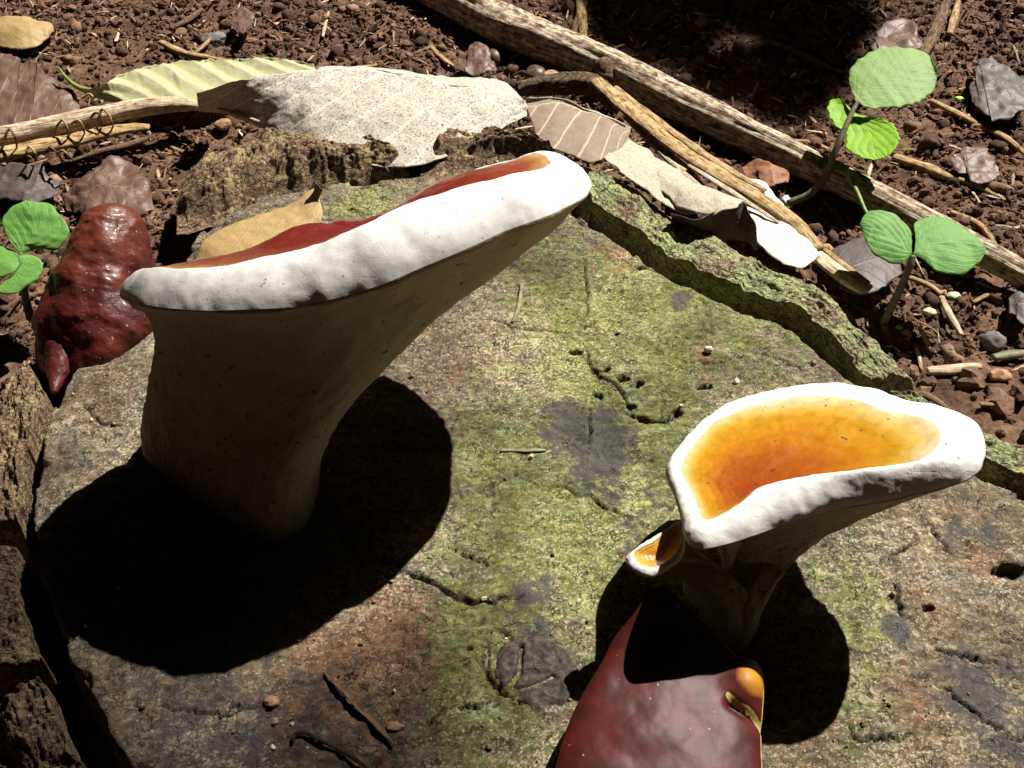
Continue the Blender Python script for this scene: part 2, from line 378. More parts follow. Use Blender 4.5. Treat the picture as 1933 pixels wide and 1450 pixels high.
for k, (pl, wd, dp) in enumerate(cracks):
    P = resample(GL(pl), 40); n_ = len(P)
    P[:, 0] += .12 * fbm2(np.arange(n_) * .45, np.zeros(n_), 60 + k, 3); P[:, 1] += .16 * fbm2(np.arange(n_) * .5, np.ones(n_), 80 + k, 3)
    d, a = segdist(X, Y, P); tot = a.max() + 1e-6
    dp = min(dp, .17); wv = 1.15 * wd * (.85 + .3 * fbm2(a * 2.2, a * 0 + k, 99, 2)) * np.sin(np.pi * np.clip(a / tot, .08, .92))
    c = 1 - sst(.25, 1, d / np.maximum(wv, .02)); Z -= dp * c; crk = np.maximum(crk, c)
holes = [(1090, 662, 10), (1123, 700, 8), (1140, 696, 8), (1176, 714, 9), (1205, 728, 9), (1130, 745, 10), (1190, 766, 9), (1212, 792, 12), (1276, 783, 9), (686, 357, 11), (665, 398, 7), (1330, 735, 12),
         (1905, 1075, 22), (948, 452, 6), (1210, 505, 9), (880, 1225, 5), (440, 1335, 5), (310, 1300, 4), (1750, 1148, 9), (560, 1290, 5), (660, 1275, 6), (1505, 600, 7), (745, 1345, 5)]
for px, py, r in holes:
    c0 = G(px, py); rr = r * .0175
    d = np.hypot((X - c0[0]) * .8 + .13 * fbm2(X * 5, Y * 5, 5, 2), (Y - c0[1]) * 1.2 + .13 * fbm2(X * 5 + 30, Y * 5, 6, 2)); c = 1 - sst(.55, 1.1, d / rr); Z -= .4 * c; crk = np.maximum(crk, c * .9)
def blobs(lst, b0):
    m = np.full(X.shape, b0)
    for px, py, r, v in lst:
        c0 = G(px, py); rr = r * .018; d = np.hypot(X - c0[0], (Y - c0[1]) * .75)
        m += v * np.exp(-(d / rr) ** 2)
    return m
moss = blobs([(1210, 660, 170, .75), (1190, 540, 110, .4), (1330, 560, 100, .4), (1010, 560, 150, .12), (920, 830, 90, .35), (1180, 900, 140, .3), (880, 1220, 90, .4), (960, 1010, 130, .35), (1480, 650, 120, .15),
              (690, 390, 70, .4), (1620, 1130, 90, .3), (1640, 1330, 110, .25), (1180, 1090, 120, .3), (900, 1370, 100, .25), (1000, 430, 90, .25), (1380, 520, 70, .3), (780, 470, 120, .2),
              (560, 1330, 200, -.3), (250, 1330, 200, -.35), (180, 780, 180, -.35), (760, 640, 130, -.15), (1330, 690, 80, -.15), (1830, 1180, 150, -.2), (1750, 1380, 120, -.15)], .28)
dark = blobs([(1065, 800, 55, .6), (1150, 835, 60, .55), (1220, 1000, 80, .4), (1110, 890, 60, .3), (1690, 1182, 22, .9), (1840, 1010, 90, .35), (1290, 565, 30, .6), (1010, 1140, 60, .45), (200, 830, 90, .25),
              (650, 1370, 120, .2), (330, 1330, 160, .3), (1830, 1290, 70, .35), (830, 660, 70, .25), (1900, 1400, 100, .3), (480, 1420, 150, .2)], .15)
rust = blobs([(1160, 475, 70, .45), (560, 1320, 110, .35), (720, 1180, 90, .45), (190, 760, 70, .35), (1340, 690, 80, .3), (1870, 1060, 50, .45), (860, 700, 80, .25), (720, 1330, 110, .35), (1200, 1040, 40, .4),
              (1560, 1420, 60, .3), (1740, 1330, 70, .35), (240, 1300, 120, .25), (760, 610, 80, .2), (1750, 1120, 40, .4)], .22)
Z += .05 * fbm2(X * 5.3, Y * 5.3, 44, 3) * sst(.3, .8, rust)
Z = Z - 3.9 * sst(-.22, .12, sd) - .25 * sst(-.9, 0, sd) * (fbm2(X * .5, Y * .5, 71, 2) > .05)
keep = sd < .16
vid = -np.ones(X.shape, int); idx = np.cumsum(keep.ravel()).reshape(X.shape) - 1; vid[keep] = idx[keep]
q = np.stack([vid[:-1, :-1], vid[:-1, 1:], vid[1:, 1:], vid[1:, :-1]], -1).reshape(-1, 4); q = q[(q >= 0).all(1)]
V = np.stack([X, Y, Z], -1)[keep]
make('cut_face', V, q, mat_wood_face(), stump, attrs={'crack': crk[keep]}, cols={'mask': np.stack([moss[keep], dark[keep], rust[keep]], 1)})
def face_z(x, y):
    i = int(round((x - gx[0]) / res)); j = int(round((y - gy[0]) / res))
    return float(Z0[min(max(j, 0), Z0.shape[0] - 1), min(max(i, 0), Z0.shape[1] - 1)])
Z0 = Z.copy()

def bark_slab(inner, outer, mat, seed, top=.25, ns=240, ntt=80, relief=.3, lo=-3.3, fall=.5, label=None, ends=(.06, .06), lipw=.05, lin=None, under=0., od=.93):
    A = resample(np.asarray(inner, float), ns); B = resample(np.asarray(outer, float), ns)
    t = np.linspace(0, 1, ntt)[None, :, None]
    V = A[:, None] * (1 - t) + B[:, None] * t
    Lw = np.linalg.norm(B - A, axis=1).mean(); tt = t[0, :, 0][None]
    s = np.linspace(0, 1, ns)[:, None]
    L = np.r_[0, np.cumsum(np.linalg.norm(np.diff((A + B) / 2, axis=0), axis=1))][:, None]
    lip = sst(0, lipw, tt + .06 * lipw * noise2(L * 3, L * 0, seed)) 
    en = (sst(0, ends[0], s + .05 * ends[0] * 8 * noise2(tt * Lw * 1.5 + 0 * s, s * 0 + .3, seed + 2)) if ends[0] else 1.) * (sst(0, ends[1], 1 - s + .4 * ends[1] * noise2(tt * Lw * 1.5 + 0 * s, s * 0 + .7, seed + 3)) if ends[1] else 1.)
    lip = lip * (.15 + .85 * en)
    prof = top * (1 - (tt - .3) ** 2 * .8) - fall * sst(.35, 1, tt) ** 1.2
    r = relief * (fbm2(L * .9 + 0 * tt, tt * Lw * .9, seed, 6, .66) + .7 * np.abs(fbm2(L * .55, tt * Lw * 2.6, seed + 9, 3)) - .25)
    li_ = lo if lin is None else lin
    z = li_ + (prof + r - li_) * lip
    dropo = sst(od, 1, tt); z = z * (1 - dropo) + (lo) * dropo
    V = V.copy(); V[..., 2] = V[..., 2] + z
    if under: V = V + ((B - A) / np.linalg.norm(B - A, axis=1, keepdims=True))[:, None] * (under * (1 - sst(0, lipw, tt)))[..., None]
    ed = .16 * fbm2(L * 1.7 + 0 * tt, tt * 1.0 + 0 * L, seed + 4, 3)
    nrm = (B - A); nrm /= np.linalg.norm(nrm, axis=1, keepdims=True); V += nrm[:, None] * ed[..., None]
    o = make('bark_slab', V.reshape(-1, 3), gridf(ns, ntt), mat, stump)
    if label: o['label'] = label
    return o
BK_G = mat_bark('mossy_green_bark', .54, .1, .35, .5, 1.65); BK_P = mat_bark('pale_bark', .45, .1, .35, .6, 1.5); BK_D = mat_bark('dark_bark', .22, .15, 0.); BK_Y = mat_bark('crumbly_tan_bark', .34, .3, .45, .8, 1.25)  # BK_D is the darkest brown bark, with the least green
bark_slab(GL([(1106, 373), (1152, 404), (1203, 437), (1258, 483), (1312, 505), (1352, 521), (1402, 544), (1442, 561), (1503, 582), (1545, 616), (1597, 667), (1648, 726)]),
          GL([(1050, 262), (1130, 282), (1210, 320), (1290, 372), (1370, 408), (1425, 440), (1465, 475), (1540, 500), (1605, 545), (1650, 602), (1730, 665), (1800, 730)], 0), BK_G, 101, .02, ns=420, ntt=110, ends=(.04, .03), fall=.15, lipw=.05, relief=.30, under=1.1, od=.6, label='long mossy bark ridge along the black crack')
bark_slab(GL([(1652, 730), (1720, 772), (1800, 830), (1860, 878), (1950, 908), (2060, 985)]), GL([(1770, 730), (1832, 785), (1885, 800), (1950, 815), (2040, 860), (2160, 960)], 0), BK_P, 103, .1, fall=.4, lipw=.06, under=1.0, od=.6)
bark_slab(GL([(322, 402), (400, 382), (470, 362), (540, 346), (620, 335), (700, 328), (775, 322)]), GL([(330, 292), (400, 270), (480, 240), (560, 232), (650, 245), (720, 255), (765, 265)], .2), BK_Y, 104, .40, relief=.6, fall=.5, lipw=.45, lin=-1.2, ends=(.16, .06), label='crumbly brown bark ridge behind the cut face')
bark_slab(GL([(792, 320), (860, 312), (940, 292), (1010, 285), (1075, 330)]), GL([(800, 238), (850, 228), (920, 236), (990, 248), (1045, 262)], .3), BK_Y, 105, .40, relief=.45, fall=.3, lipw=.5, lin=-.5, ends=(.10, .12))
bark_slab(GL([(96, 742), (72, 800), (46, 880), (38, 950), (38, 1000)]), GL([(40, 625), (-5, 700), (-60, 800), (-100, 900), (-130, 1000)], -.3), BK_Y, 106, .2, relief=.45, fall=.9)
bark_slab(GL([(34, 1012), (36, 1090), (60, 1180), (92, 1250)]), GL([(-140, 1015), (-150, 1120), (-130, 1220), (-90, 1310)], -.3), BK_D, 107, .05, relief=.4, fall=.9)
bark_slab(GL([(72, 1262), (110, 1330), (165, 1450), (270, 1650)]), GL([(-80, 1320), (-40, 1400), (0, 1500), (60, 1720)], -.4), BK_D, 108, .05, relief=.45, fall=1.0)
# the bark goes on round the part of the stump in front of the lens
ctr = np.array([.5, -4.0, 0])
def ringpts(ids, k): return [ctr * [1, 1, 0] + (face[i] - ctr) * (1 + k / np.linalg.norm(face[i] - ctr)) for i in ids]
def nearest(px, py): return int(np.argmin(np.linalg.norm(face - G(px, py), axis=1)))
i0, i1 = nearest(2080, 1030), nearest(330, 1640)
cuts = np.linspace(i0, i1, 5).astype(int)
for k in range(4):
    ids = np.linspace(cuts[k] + 1, cuts[k + 1] - 1, 7).astype(int)
    bark_slab(ringpts(ids, .35), ringpts(ids, 2.4), BK_D if k > 1 else BK_P, 110 + k, .15, fall=.9)
# knot
kc = G(1010, 1268); nr_, na_ = 26, 90
a = np.linspace(0, 2 * np.pi, na_, endpoint=False); r = np.linspace(0.02, 1, nr_)[:, None]
ro = 1 + .16 * noise2(np.cos(a) * 2.2 + 4, np.sin(a) * 2.2, 9) + .05 * noise2(np.cos(a) * 9, np.sin(a) * 9, 3)
kx = kc[0] + r * ro * np.cos(a) * 1.36; ky = kc[1] + r * ro * np.sin(a) * 1.28
kz = .14 - .10 * sst(.7, 1, r) - .5 * sst(.9, 1, r) + .10 * fbm2(kx * 2, ky * 2, 4, 5, .6) + 0 * kx
dk, _ = segdist(kx, ky, GL([(985, 1225), (980, 1275), (955, 1310)])); kz -= .25 * (1 - sst(.02, .09, dk))
dk, _ = segdist(kx, ky, GL([(960, 1310), (1010, 1298), (1045, 1280)])); kz -= .12 * (1 - sst(.02, .08, dk))
m = M('dark_knot', .75, .35); f_ = m.noise(4, 5, .7); m.base(m.ramp(f_, [(.34, (.010, .008, .006)), (.5, (.05, .036, .028)), (.62, (.11, .08, .06)), (.75, (.26, .21, .16))])); m.bump(f_, 1., .09)
kn = make('knot', np.stack([kx, ky, kz], -1).reshape(-1, 3), gridf(nr_, na_, True), m.m, stump); kn['label'] = 'round dark cracked knot in the cut face'

# ================================================================== FUNGI
def fungus(root, P, ctop, n, base_ring, rimr, mats, seed, K=420, k1=.5, k2=.55, sink=.3, wr=.06, whitein=.07, stem_up=.55, dome=None, names=('stem', 'margin', 'cap'), lump=.12, cut=None, ns=70, a0d=-12, mrow=1):
    """lofted bracket: stem and underside, rounded margin, upper skin"""
    P = resample(P, K, True); B = resample(base_ring, K, True)
    # start both rings in the same direction
    n = n / np.linalg.norm(n)
    rr = np.interp(np.linspace(0, 1, K), np.linspace(0, 1, len(rimr)), rimr)[:, None] if np.ndim(rimr) else np.full((K, 1), rimr)
    def ang(Q, c): return np.unwrap(np.arctan2(Q[:, 1] - c[1], Q[:, 0] - c[0]))
    pc, bc = P.mean(0), B.mean(0)
    sh = np.argmin(np.linalg.norm((B[:, :2] - bc[:2]) / np.linalg.norm(B[:, :2] - bc[:2], axis=1, keepdims=True) - ((P[0] - pc)[:2] / np.linalg.norm((P[0] - pc)[:2])), axis=1))
    B = np.roll(B, -sh, 0)
    d = P - ctop; d -= (d @ n)[:, None] * n; o = d / np.linalg.norm(d, axis=1, keepdims=True)
    a0 = np.clip(np.arctan2(-(o @ SUN), n @ SUN), math.radians(a0d), math.radians(20))[:, None]
    kk_ = np.ones(41) / 41; a0 = np.convolve(np.r_[a0[-20:, 0], a0[:, 0], a0[:20, 0]], kk_, 'valid')[:, None]
    rr = rr / (1 - np.sin(a0))                     # rimr is the height of the lit band
    q = P - rr * (np.cos(a0) * o + np.sin(a0) * n)
    # underside
    t = np.linspace(0, 1, ns)[:, None, None]
    ln = np.linalg.norm(P - B, axis=1)[:, None]
    c1 = B + np.array([0, 0, 1.]) * ln * stem_up
    c2 = P - o * ln * k1 * .5 - n * ln * .12 * k2
    St = B * (1 - t) ** 3 + c1 * 3 * t * (1 - t) ** 2 + c2 * 3 * t * t * (1 - t) + P * t ** 3
    # margin
    a = a0[None] + (math.pi / 2 - a0[None]) * np.linspace(0, 1, 26)[1:, None, None]
    Ma = q + rr * (np.cos(a) * o + np.sin(a) * n)
    # top
    t2 = np.linspace(0, 1, 60)[1:, None, None]
    E_ = q + rr * n
    To = E_ * (1 - t2) + ctop * t2 - n * sink * (sst(0, .35, t2) * (1 - .0 * t2))
    if dome is not None: To = To + n * dome(To)[..., None] * sst(0, .3, t2)
    V = np.concatenate([St, Ma, To], 0)
    N = gridn(V, True); N = N * np.sign((N[ns + 12] * o).sum(-1).mean())
    rows = np.arange(len(V))[:, None]
    low = fbm3(V * .55, seed, 3); mid = fbm3(V * 1.7, seed + 3, 3); hi = fbm3(V * 5, seed + 6, 3)
    ismar = ((rows >= ns - 10) & (rows < ns + 30)).astype(float)
    uu = np.linspace(0, 1, K, endpoint=False)[None]
    ph = 46 * uu * 2 * np.pi
    wrk = fbm2(np.broadcast_to(uu * 44, V.shape[:2]), rows * .03 + 0 * uu, seed + 8, 2)
    disp = lump * low + .045 * mid + (.012 + .05 * (1 - sst(ns * .35, ns * .8, rows))) * hi + ismar * wr * wrk * sst(ns - 9, ns - 1, rows) * (1 - sst(ns + 16, ns + 30, rows))
    fade = sst(0, 6, rows); disp = disp * (.3 + .7 * fade) * (1 - .9 * sst(ns + 70, ns + 83, rows))
    V = V + N * disp[..., None]
    nr = len(V); r1 = ns + mrow; r2 = ns + 25 + int(60 * whitein)
    F = gridf(nr, K, True)
    def part(nm, a_, b_, mat, par=root, lab=None):
        VV = V[a_:b_].reshape(-1, 3); t_ = np.linspace(0, 1, b_ - a_)[:, None] + 0 * uu
        o_ = make(nm, VV, gridf(b_ - a_, K, True), mat, par, attrs={'t': t_, 'around': uu + 0 * t_})
        if lab: o_['label'] = lab
        return o_
    s_ = part(names[0], 0, r1, mats[0]); m_ = part(names[1], r1 - 1, r2, mats[1]); c_ = part(names[2], r2 - 1, nr, mats[2])
    return s_, m_, c_, V
def mat_margin():
    m = M('white_margin', .62, .35); f = m.noise(3, 5, .6); g = m.noise(12, 3, .6)
    c = m.ramp(f, [(.3, (.74, .71, .66)), (.6, (.86, .84, .80))])
    sp = m.ramp(m.noise(5.5, 2, .5), [(.70, 0.), (.74, 1.)]); c = m.mix(m.math('MULTIPLY', sp, .7), c, (.12, .09, .06)); m.base(c)
    e, _ = m.vor(2.3, 'DISTANCE_TO_EDGE'); ln = m.math('MULTIPLY', m.ramp(e, [(0., 1.), (.05, 0.)]), m.ramp(m.noise(.8, 2), [(.5, 0.), (.62, 1.)]))
    m.bump(m.math('SUBTRACT', m.math('ADD', f, m.math('MULTIPLY', g, .4)), m.math('MULTIPLY', ln, .25)), .22, .045)
    return m.m
def mat_stemf(name, c1, c2):
    m = M(name, .75, .25); f = m.noise(1.4, 5, .6); g = m.noise(7, 3, .6)
    c = m.mix(f, c1, c2)
    st = m.ramp(m.noise(.9, 4, .6, 1.0), [(.58, 0.), (.75, .6)]); c = m.mix(st, c, (.16, .11, .05))
    sp = m.ramp(m.noise(4.2, 2, .5), [(.68, 0.), (.71, 1.)]); c = m.mix(m.math('MULTIPLY', sp, .85), c, (.05, .03, .02)); m.base(c)
    m.bump(m.math('ADD', f, m.math('MULTIPLY', g, .5)), .5, .07); return m.m
def mat_cap(name, stops, coat=.7, spots=.6, rough=.35):
    m = M(name, rough, .5); t = m.attr('t')
    tt = m.math('ADD', t, m.math('MULTIPLY', m.math('SUBTRACT', m.noise(.7, 4, .6), .5), .22))
    c = m.ramp(tt, stops); f = m.noise(3, 4, .6)
    bd = m.ramp(m.math('SINE', m.math('MULTIPLY', tt, 34.)), [(.6, 0.), (1., .16)]); c = m.mix(bd, c, m.mix(1.0, c, (.55, .42, .4), 'MULTIPLY'))
    c = m.mix(.4, c, m.mix(1.0, c, m.ramp(f, [(.3, .6), (.7, 1.15)]), 'MULTIPLY'))
    sp = m.ramp(m.noise(4.0, 2, .5), [(.70, 0.), (.73, 1.)]); c = m.mix(m.math('MULTIPLY', sp, spots), c, (.06, .035, .02)); m.base(c)
    wv = m.math('SINE', m.math('MULTIPLY', tt, 42.)); m.bump(m.math('ADD', m.noise(2.2, 4, .6), m.math('MULTIPLY', wv, .05)), .45, .08)
    m.b.inputs['Coat Weight'].default_value = coat; m.b.inputs['Coat Roughness'].default_value = .16
    return m.m
MARG = mat_margin(); STEM = mat_stemf('cream_underside', (.28, .245, .165), (.40, .36, .265))
# --- tall funnel-shaped bracket with the thick white edge
pb = [G(470, 605, 3.2), G(545, 565, 3.6), G(625, 510, 4.3), G(700, 478, 4.5), G(780, 430, 4.8)]
Prim = [(-1.6, 3.6, 5.5), (.4, 3.0, 6.6), (1.7, 2.0, 7.5), (2.2, .5, 8.1), (2.3, -.7, 8.7), (2.1, -1.6, 9.0), (1.4, -2.6, 9.3), (.7, -3.4, 9.55), (-.2, -4.1, 9.65), (-1.2, -4.9, 9.7), (-2.3, -5.6, 9.65), (-3.5, -6.15, 9.45),
        (-5.3, -6.3, 9.0), (-7.2, -5.9, 8.5), (-8.6, -5.4, 8.1), (-9.7, -4.85, 7.75), (-10.7, -4.0, 7.3), (-11.4, -2.9, 6.5), (-11.4, -2.0, 5.2), (-10.8, -1.4, 4.2), (-9.7, -.9, 3.5)] + [tuple(p) for p in pb]
Pm = np.array(Prim); c0 = Pm.mean(0); nL = np.linalg.svd(Pm - c0)[2][2]; nL = nL * np.sign(nL[2])
root = thing('bracket_fungus', (-8.5, -3.5, 0), 'tall funnel-shaped fungus with thick bright white rim, leaning over the stump face', 'fungus')
bpx = [(272, 866), (350, 938), (437, 1003), (495, 1037), (548, 1028), (585, 990), (605, 925), (600, 850), (560, 795), (470, 765), (370, 775), (300, 815)]
bl = GL(bpx, -.25)[::-1]
CAPL = mat_cap('red_brown_lacquer', [(0., (.62, .42, .18)), (.06, (.45, .2, .06)), (.14, (.26, .05, .018)), (.5, (.17, .02, .012)), (1., (.15, .016, .012))], .55)
dmc = G(610, 480, 6.6); dmd = G(850, 385, 7.0)
LF = fungus(root, Prim, c0 + nL * .25, nL, bl, [.5, .65, .82, 1.0, 1.28, 1.5, 1.6, 1.52, 1.25, .92, .68, .52, .42, .36, .34, .34, .36, .42], (STEM, MARG, CAPL), 200, sink=-.15, wr=.07, whitein=.02, stem_up=.40, k1=.52, k2=1.2, lump=.07, dome=lambda Q: 1.05 * np.exp(-(((Q - dmc) ** 2).sum(-1)) / 3.4) + .35 * np.exp(-(((Q - dmd) ** 2).sum(-1)) / 4.0))
# --- lower bracket with orange and yellow upper side
s_ = SUN
Rt = np.array([G(1540, 1060) + s_ * 4.4, G(1570, 1120) + s_ * 5.0, G(1600, 1190) + s_ * 5.5, G(1606, 1230) + s_ * 5.75, G(1595, 1330) + s_ * 6.1, G(1560, 1400) + s_ * 6.35, G(1500, 1445) + s_ * 6.6])
cR = np.array([9.0, -8.6, 5.2]); nR = np.array([-.25, .37, 1.0]); nR /= np.linalg.norm(nR)
cR = Rt.mean(0)
rim_px = [(1256, 890), (1290, 842), (1350, 794), (1430, 766), (1550, 750), (1650, 756), (1725, 780), (1800, 796), (1848, 822), (1860, 862), (1832, 905), (1760, 928), (1690, 945), (1590, 962), (1500, 988), (1430, 1012), (1370, 1030), (1320, 1038), (1294, 1020), (1286, 985), (1272, 935)]
PR = np.array([GP(x, y, cR, nR) for x, y in rim_px])[::-1]
root2 = thing('bracket_fungus', (6.6, -10.2, 0), 'fungus with glossy orange and yellow cap ringed by a white rim', 'fungus')
b2 = GL([(1345, 1190), (1370, 1225), (1400, 1238), (1420, 1215), (1420, 1175), (1395, 1150), (1360, 1160)], -.2)[::-1]
CAPR = mat_cap('orange_yellow_lacquer', [(0., (.66, .54, .32)), (.10, (.60, .40, .10)), (.2, (.50, .25, .008)), (.42, (.46, .17, .004)), (.62, (.36, .085, .003)), (1., (.29, .045, .003))], .5, .75, .4)
ct = GP(1405, 930, cR + nR * .12, nR)
RF = fungus(root2, PR, ct, nR, b2, [.22, .25, .35, .55, .8, .9, .92, .9, .8, .7, .62, .58, .6, .62, .66, .64, .58, .5, .42, .35, .28, .22], (STEM, MARG, CAPR), 230, sink=.02, wr=.006, whitein=.11, stem_up=.35, lump=.03, k1=.9, k2=1.2)
# small side cap on the same stem
zq = 3.3
sp_ = GL([(1180, 1052), (1205, 1032), (1245, 1008), (1283, 988), (1294, 1003), (1291, 1042), (1272, 1070), (1235, 1090), (1202, 1084), (1184, 1068)], zq)[::-1]
sp_[:, 2] += .0; nq = np.array([-.12, -.05, 1.0])
bs = GL([(1290, 1110, 1.6), (1325, 1160, .9), (1385, 1225, -.1), (1412, 1205, 0.), (1405, 1130, 1.5), (1350, 1085, 2.2)])[::-1]
CAPS = mat_cap('amber_lacquer', [(0., (.72, .48, .12)), (.3, (.60, .28, .02)), (1., (.42, .13, .008))], .4, .4, .4)
fungus(root2, sp_, GL([(1250, 1042)], zq)[0] - np.array([0, 0, .12]), nq, bs, .16, (STEM, MARG, CAPS), 250, K=160, sink=.05, wr=.02, whitein=.06, stem_up=.45, lump=.04, names=('side_stem', 'side_margin', 'side_cap'))

# --- dark red fungus in front of it (surface grid, skirts turned under)
LFx = [(1224, 1112), (1200, 1155), (1160, 1205), (1133, 1258), (1104, 1305), (1076, 1362), (1056, 1420), (1040, 1490), (1035, 1580), (1070, 1680)]
RTx = [(1256, 1108), (1300, 1150), (1350, 1200), (1395, 1246), (1434, 1258), (1440, 1310), (1438, 1395), (1440, 1480), (1436, 1580), (1390, 1680)]
zz = [2.9, 2.45, 1.95, 1.6, 1.35, 1.25, 1.25, 1.2, 1.1, .9]
A = resample(GL([(x, y, z) for (x, y), z in zip(LFx, zz)]), 120); B = resample(GL([(x, y, z) for (x, y), z in zip(RTx, zz)]), 120)
t = np.linspace(0, 1, 90)[None, :, None]; V = A[:, None] * (1 - t) + B[:, None] * t
s1 = np.linspace(0, 1, 120)[:, None]; tt = t[..., 0]
wid = np.linalg.norm(B - A, axis=1)[:, None]
bul = .11 * wid * np.sqrt(np.clip(1 - (2 * tt - 1) ** 2, 0, 1)) * sst(0, .12, s1)
V[..., 2] += bul + .14 * fbm2(V[..., 0] * .6, V[..., 1] * .6, 51, 2) + .02 * fbm2(V[..., 0] * 2.5, V[..., 1] * 2.5, 52, 3)
tip = G(1415, 1290, 1.7); V[..., 2] += .35 * np.exp(-((V[..., 0] - tip[0]) ** 2 + (V[..., 1] - tip[1]) ** 2) / .30)
V[..., 2] -= .25 * np.exp(-(segdist(V[..., 0], V[..., 1], GL([(1380, 1330), (1440, 1360)], 1.6))[0] / .14) ** 2)
cen = V.mean((0, 1)) * [1, 1, 0]
ring = np.concatenate([V[:, 0], V[-1, 1:-1], V[::-1, -1], V[0, ::-1][1:-1]]); out = [ring]
for k in range(1, 14):
    f = k / 13; r_ = ring.copy(); inw = (cen - ring) * [1, 1, 0]
    r_ += inw * (.28 * f ** 1.3 - .06 * math.sin(math.pi * f)); r_[:, 2] = ring[:, 2] * (1 - f) ** 1.1 - .25 * f; out.append(r_)
root3 = thing('bracket_fungus', (cen[0], cen[1], 0), 'dark red lacquered fungus with a pointed peak, under the orange cap', 'fungus')
ed = np.minimum(1 - tt, 1) * wid
tipw = np.exp(-((V[..., 0] - tip[0] - .1) ** 2 + (V[..., 1] - tip[1] - .1) ** 2) / .18)
m = M('dark_red_lacquer', .5, .28); f_ = m.noise(1.3, 5, .6); g_ = m.noise(5, 3, .6)
c = m.ramp(f_, [(.3, (.036, .005, .004)), (.5, (.066, .008, .006)), (.7, (.10, .013, .009))])
c = m.mix(m.ramp(m.math('ADD', m.attr('tip'), m.math('MULTIPLY', m.math('SUBTRACT', f_, .5), .5)), [(.25, 0.), (.45, 1.)]), c, m.mix(m.attr('tip'), (.22, .05, .008), (.45, .21, .015)))
c = m.mix(m.ramp(m.math('ADD', m.attr('edge'), m.math('MULTIPLY', m.math('SUBTRACT', g_, .5), .5)), [(.6, 0.), (.75, 1.)]), c, (.62, .46, .16))
c = m.mix(m.ramp(m.noise(4.4, 2, .5), [(.73, 0.), (.76, .8)]), c, (.5, .36, .26)); m.base(c)
m.bump(m.math('ADD', f_, m.math('MULTIPLY', g_, .3)), .25, .05); m.b.inputs['Coat Weight'].default_value = .0
strip = np.exp(-(segdist(V[..., 0], V[..., 1], GL([(1372, 1315), (1395, 1330), (1420, 1340), (1438, 1355)], 1.6))[0] / .10) ** 2)
make('cap', V.reshape(-1, 3), gridf(120, 90), m.m, root3, attrs={'tip': tipw, 'edge': np.maximum(strip, (sst(.10, .0, ed) * (s1 > .44)))})
make('flank', np.concatenate(out), gridf(14, len(ring), True), STEM, root3)

# --- red finger-shaped fungus at the stump's edge
_r = np.linalg.qr(np.random.default_rng(5).standard_normal((3, 3)))[0]; ROT = _r
def lumpy(P, R, seed, amp, seg=120, n=140, flat=1.0):
    V, F, uv = tube_geo(P, R, seg, n); k = seg * n; Q = V[:k].reshape(n, seg, 3); N = gridn(Q, True)
    c_ = Q.mean(1, keepdims=True); N = N * np.sign(((Q - c_) * N).sum()); fd = sst(0, 14, np.minimum(np.arange(n), n - 1 - np.arange(n)))[:, None]
    Q = Q + N * (amp * fbm3((Q @ ROT) * .7, seed, 2) + amp * .3 * fbm3((Q @ ROT.T) * 1.7 + 3.1, seed + 5, 3) + .05 * fbm3((Q @ ROT) * 4.5, seed + 9, 3))[..., None] * fd[..., None]
    V[:k] = Q.reshape(-1, 3); return V, F, uv
root4 = thing('finger_fungus', G(190, 640), 'glossy dark red finger-shaped fungus with rounded knob top beside the seedling', 'fungus')
m = M('wine_red_lacquer', .46, .3); f_ = m.noise(.9, 5, .6); hz = m.n('SeparateXYZ'); m.put(hz.inputs[0], m.co(1))
c = m.ramp(f_, [(.3, (.040, .006, .006)), (.52, (.075, .010, .008)), (.72, (.12, .020, .012))])
c = m.mix(m.ramp(m.math('ADD', m.math('MULTIPLY', hz.outputs[2], .16), m.math('MULTIPLY', m.math('SUBTRACT', f_, .5), .25)), [(.22, 0.), (.5, .7)]), c, (.13, .034, .016))
c = m.mix(m.ramp(m.noise(5, 2, .5), [(.72, 0.), (.76, .7)]), c, (.42, .32, .24)); m.base(c)
m.bump(m.math('ADD', f_, m.math('MULTIPLY', m.noise(4, 4), .6)), .6, .12); m.b.inputs['Coat Weight'].default_value = .10; m.b.inputs['Coat Roughness'].default_value = .12
RED = m.m
V, F, uv = lumpy(GL([(172, 730, -2.6), (180, 672, -1.2), (184, 612, -.3), (193, 535, .6), (203, 475, 1.4), (209, 440, 1.9), (212, 412, 2.3), (213, 396, 2.55), (213, 388, 2.66), (213, 385, 2.7)]), [1.7, 1.95, 2.1, 1.85, 1.5, 1.25, 1.05, .78, .42, .05], 300, .34)
make('knob', V, F, RED, root4)
V, F, uv = lumpy(GL([(102, 742, -.5), (112, 700, -.45), (128, 640, -.25), (150, 590, .1), (185, 560, .5)]), [.1, .45, .8, 1.05, 1.1], 310, .15, 70, 70)
make('foot', V, F, RED, root4)
V, F, uv = lumpy(GL([(215, 640, -.2), (245, 610, .1), (265, 580, .4), (262, 540, .8)]), [.7, .9, .8, .4], 312, .22, 70, 60)
make('side_lobe', V, F, RED, root4)

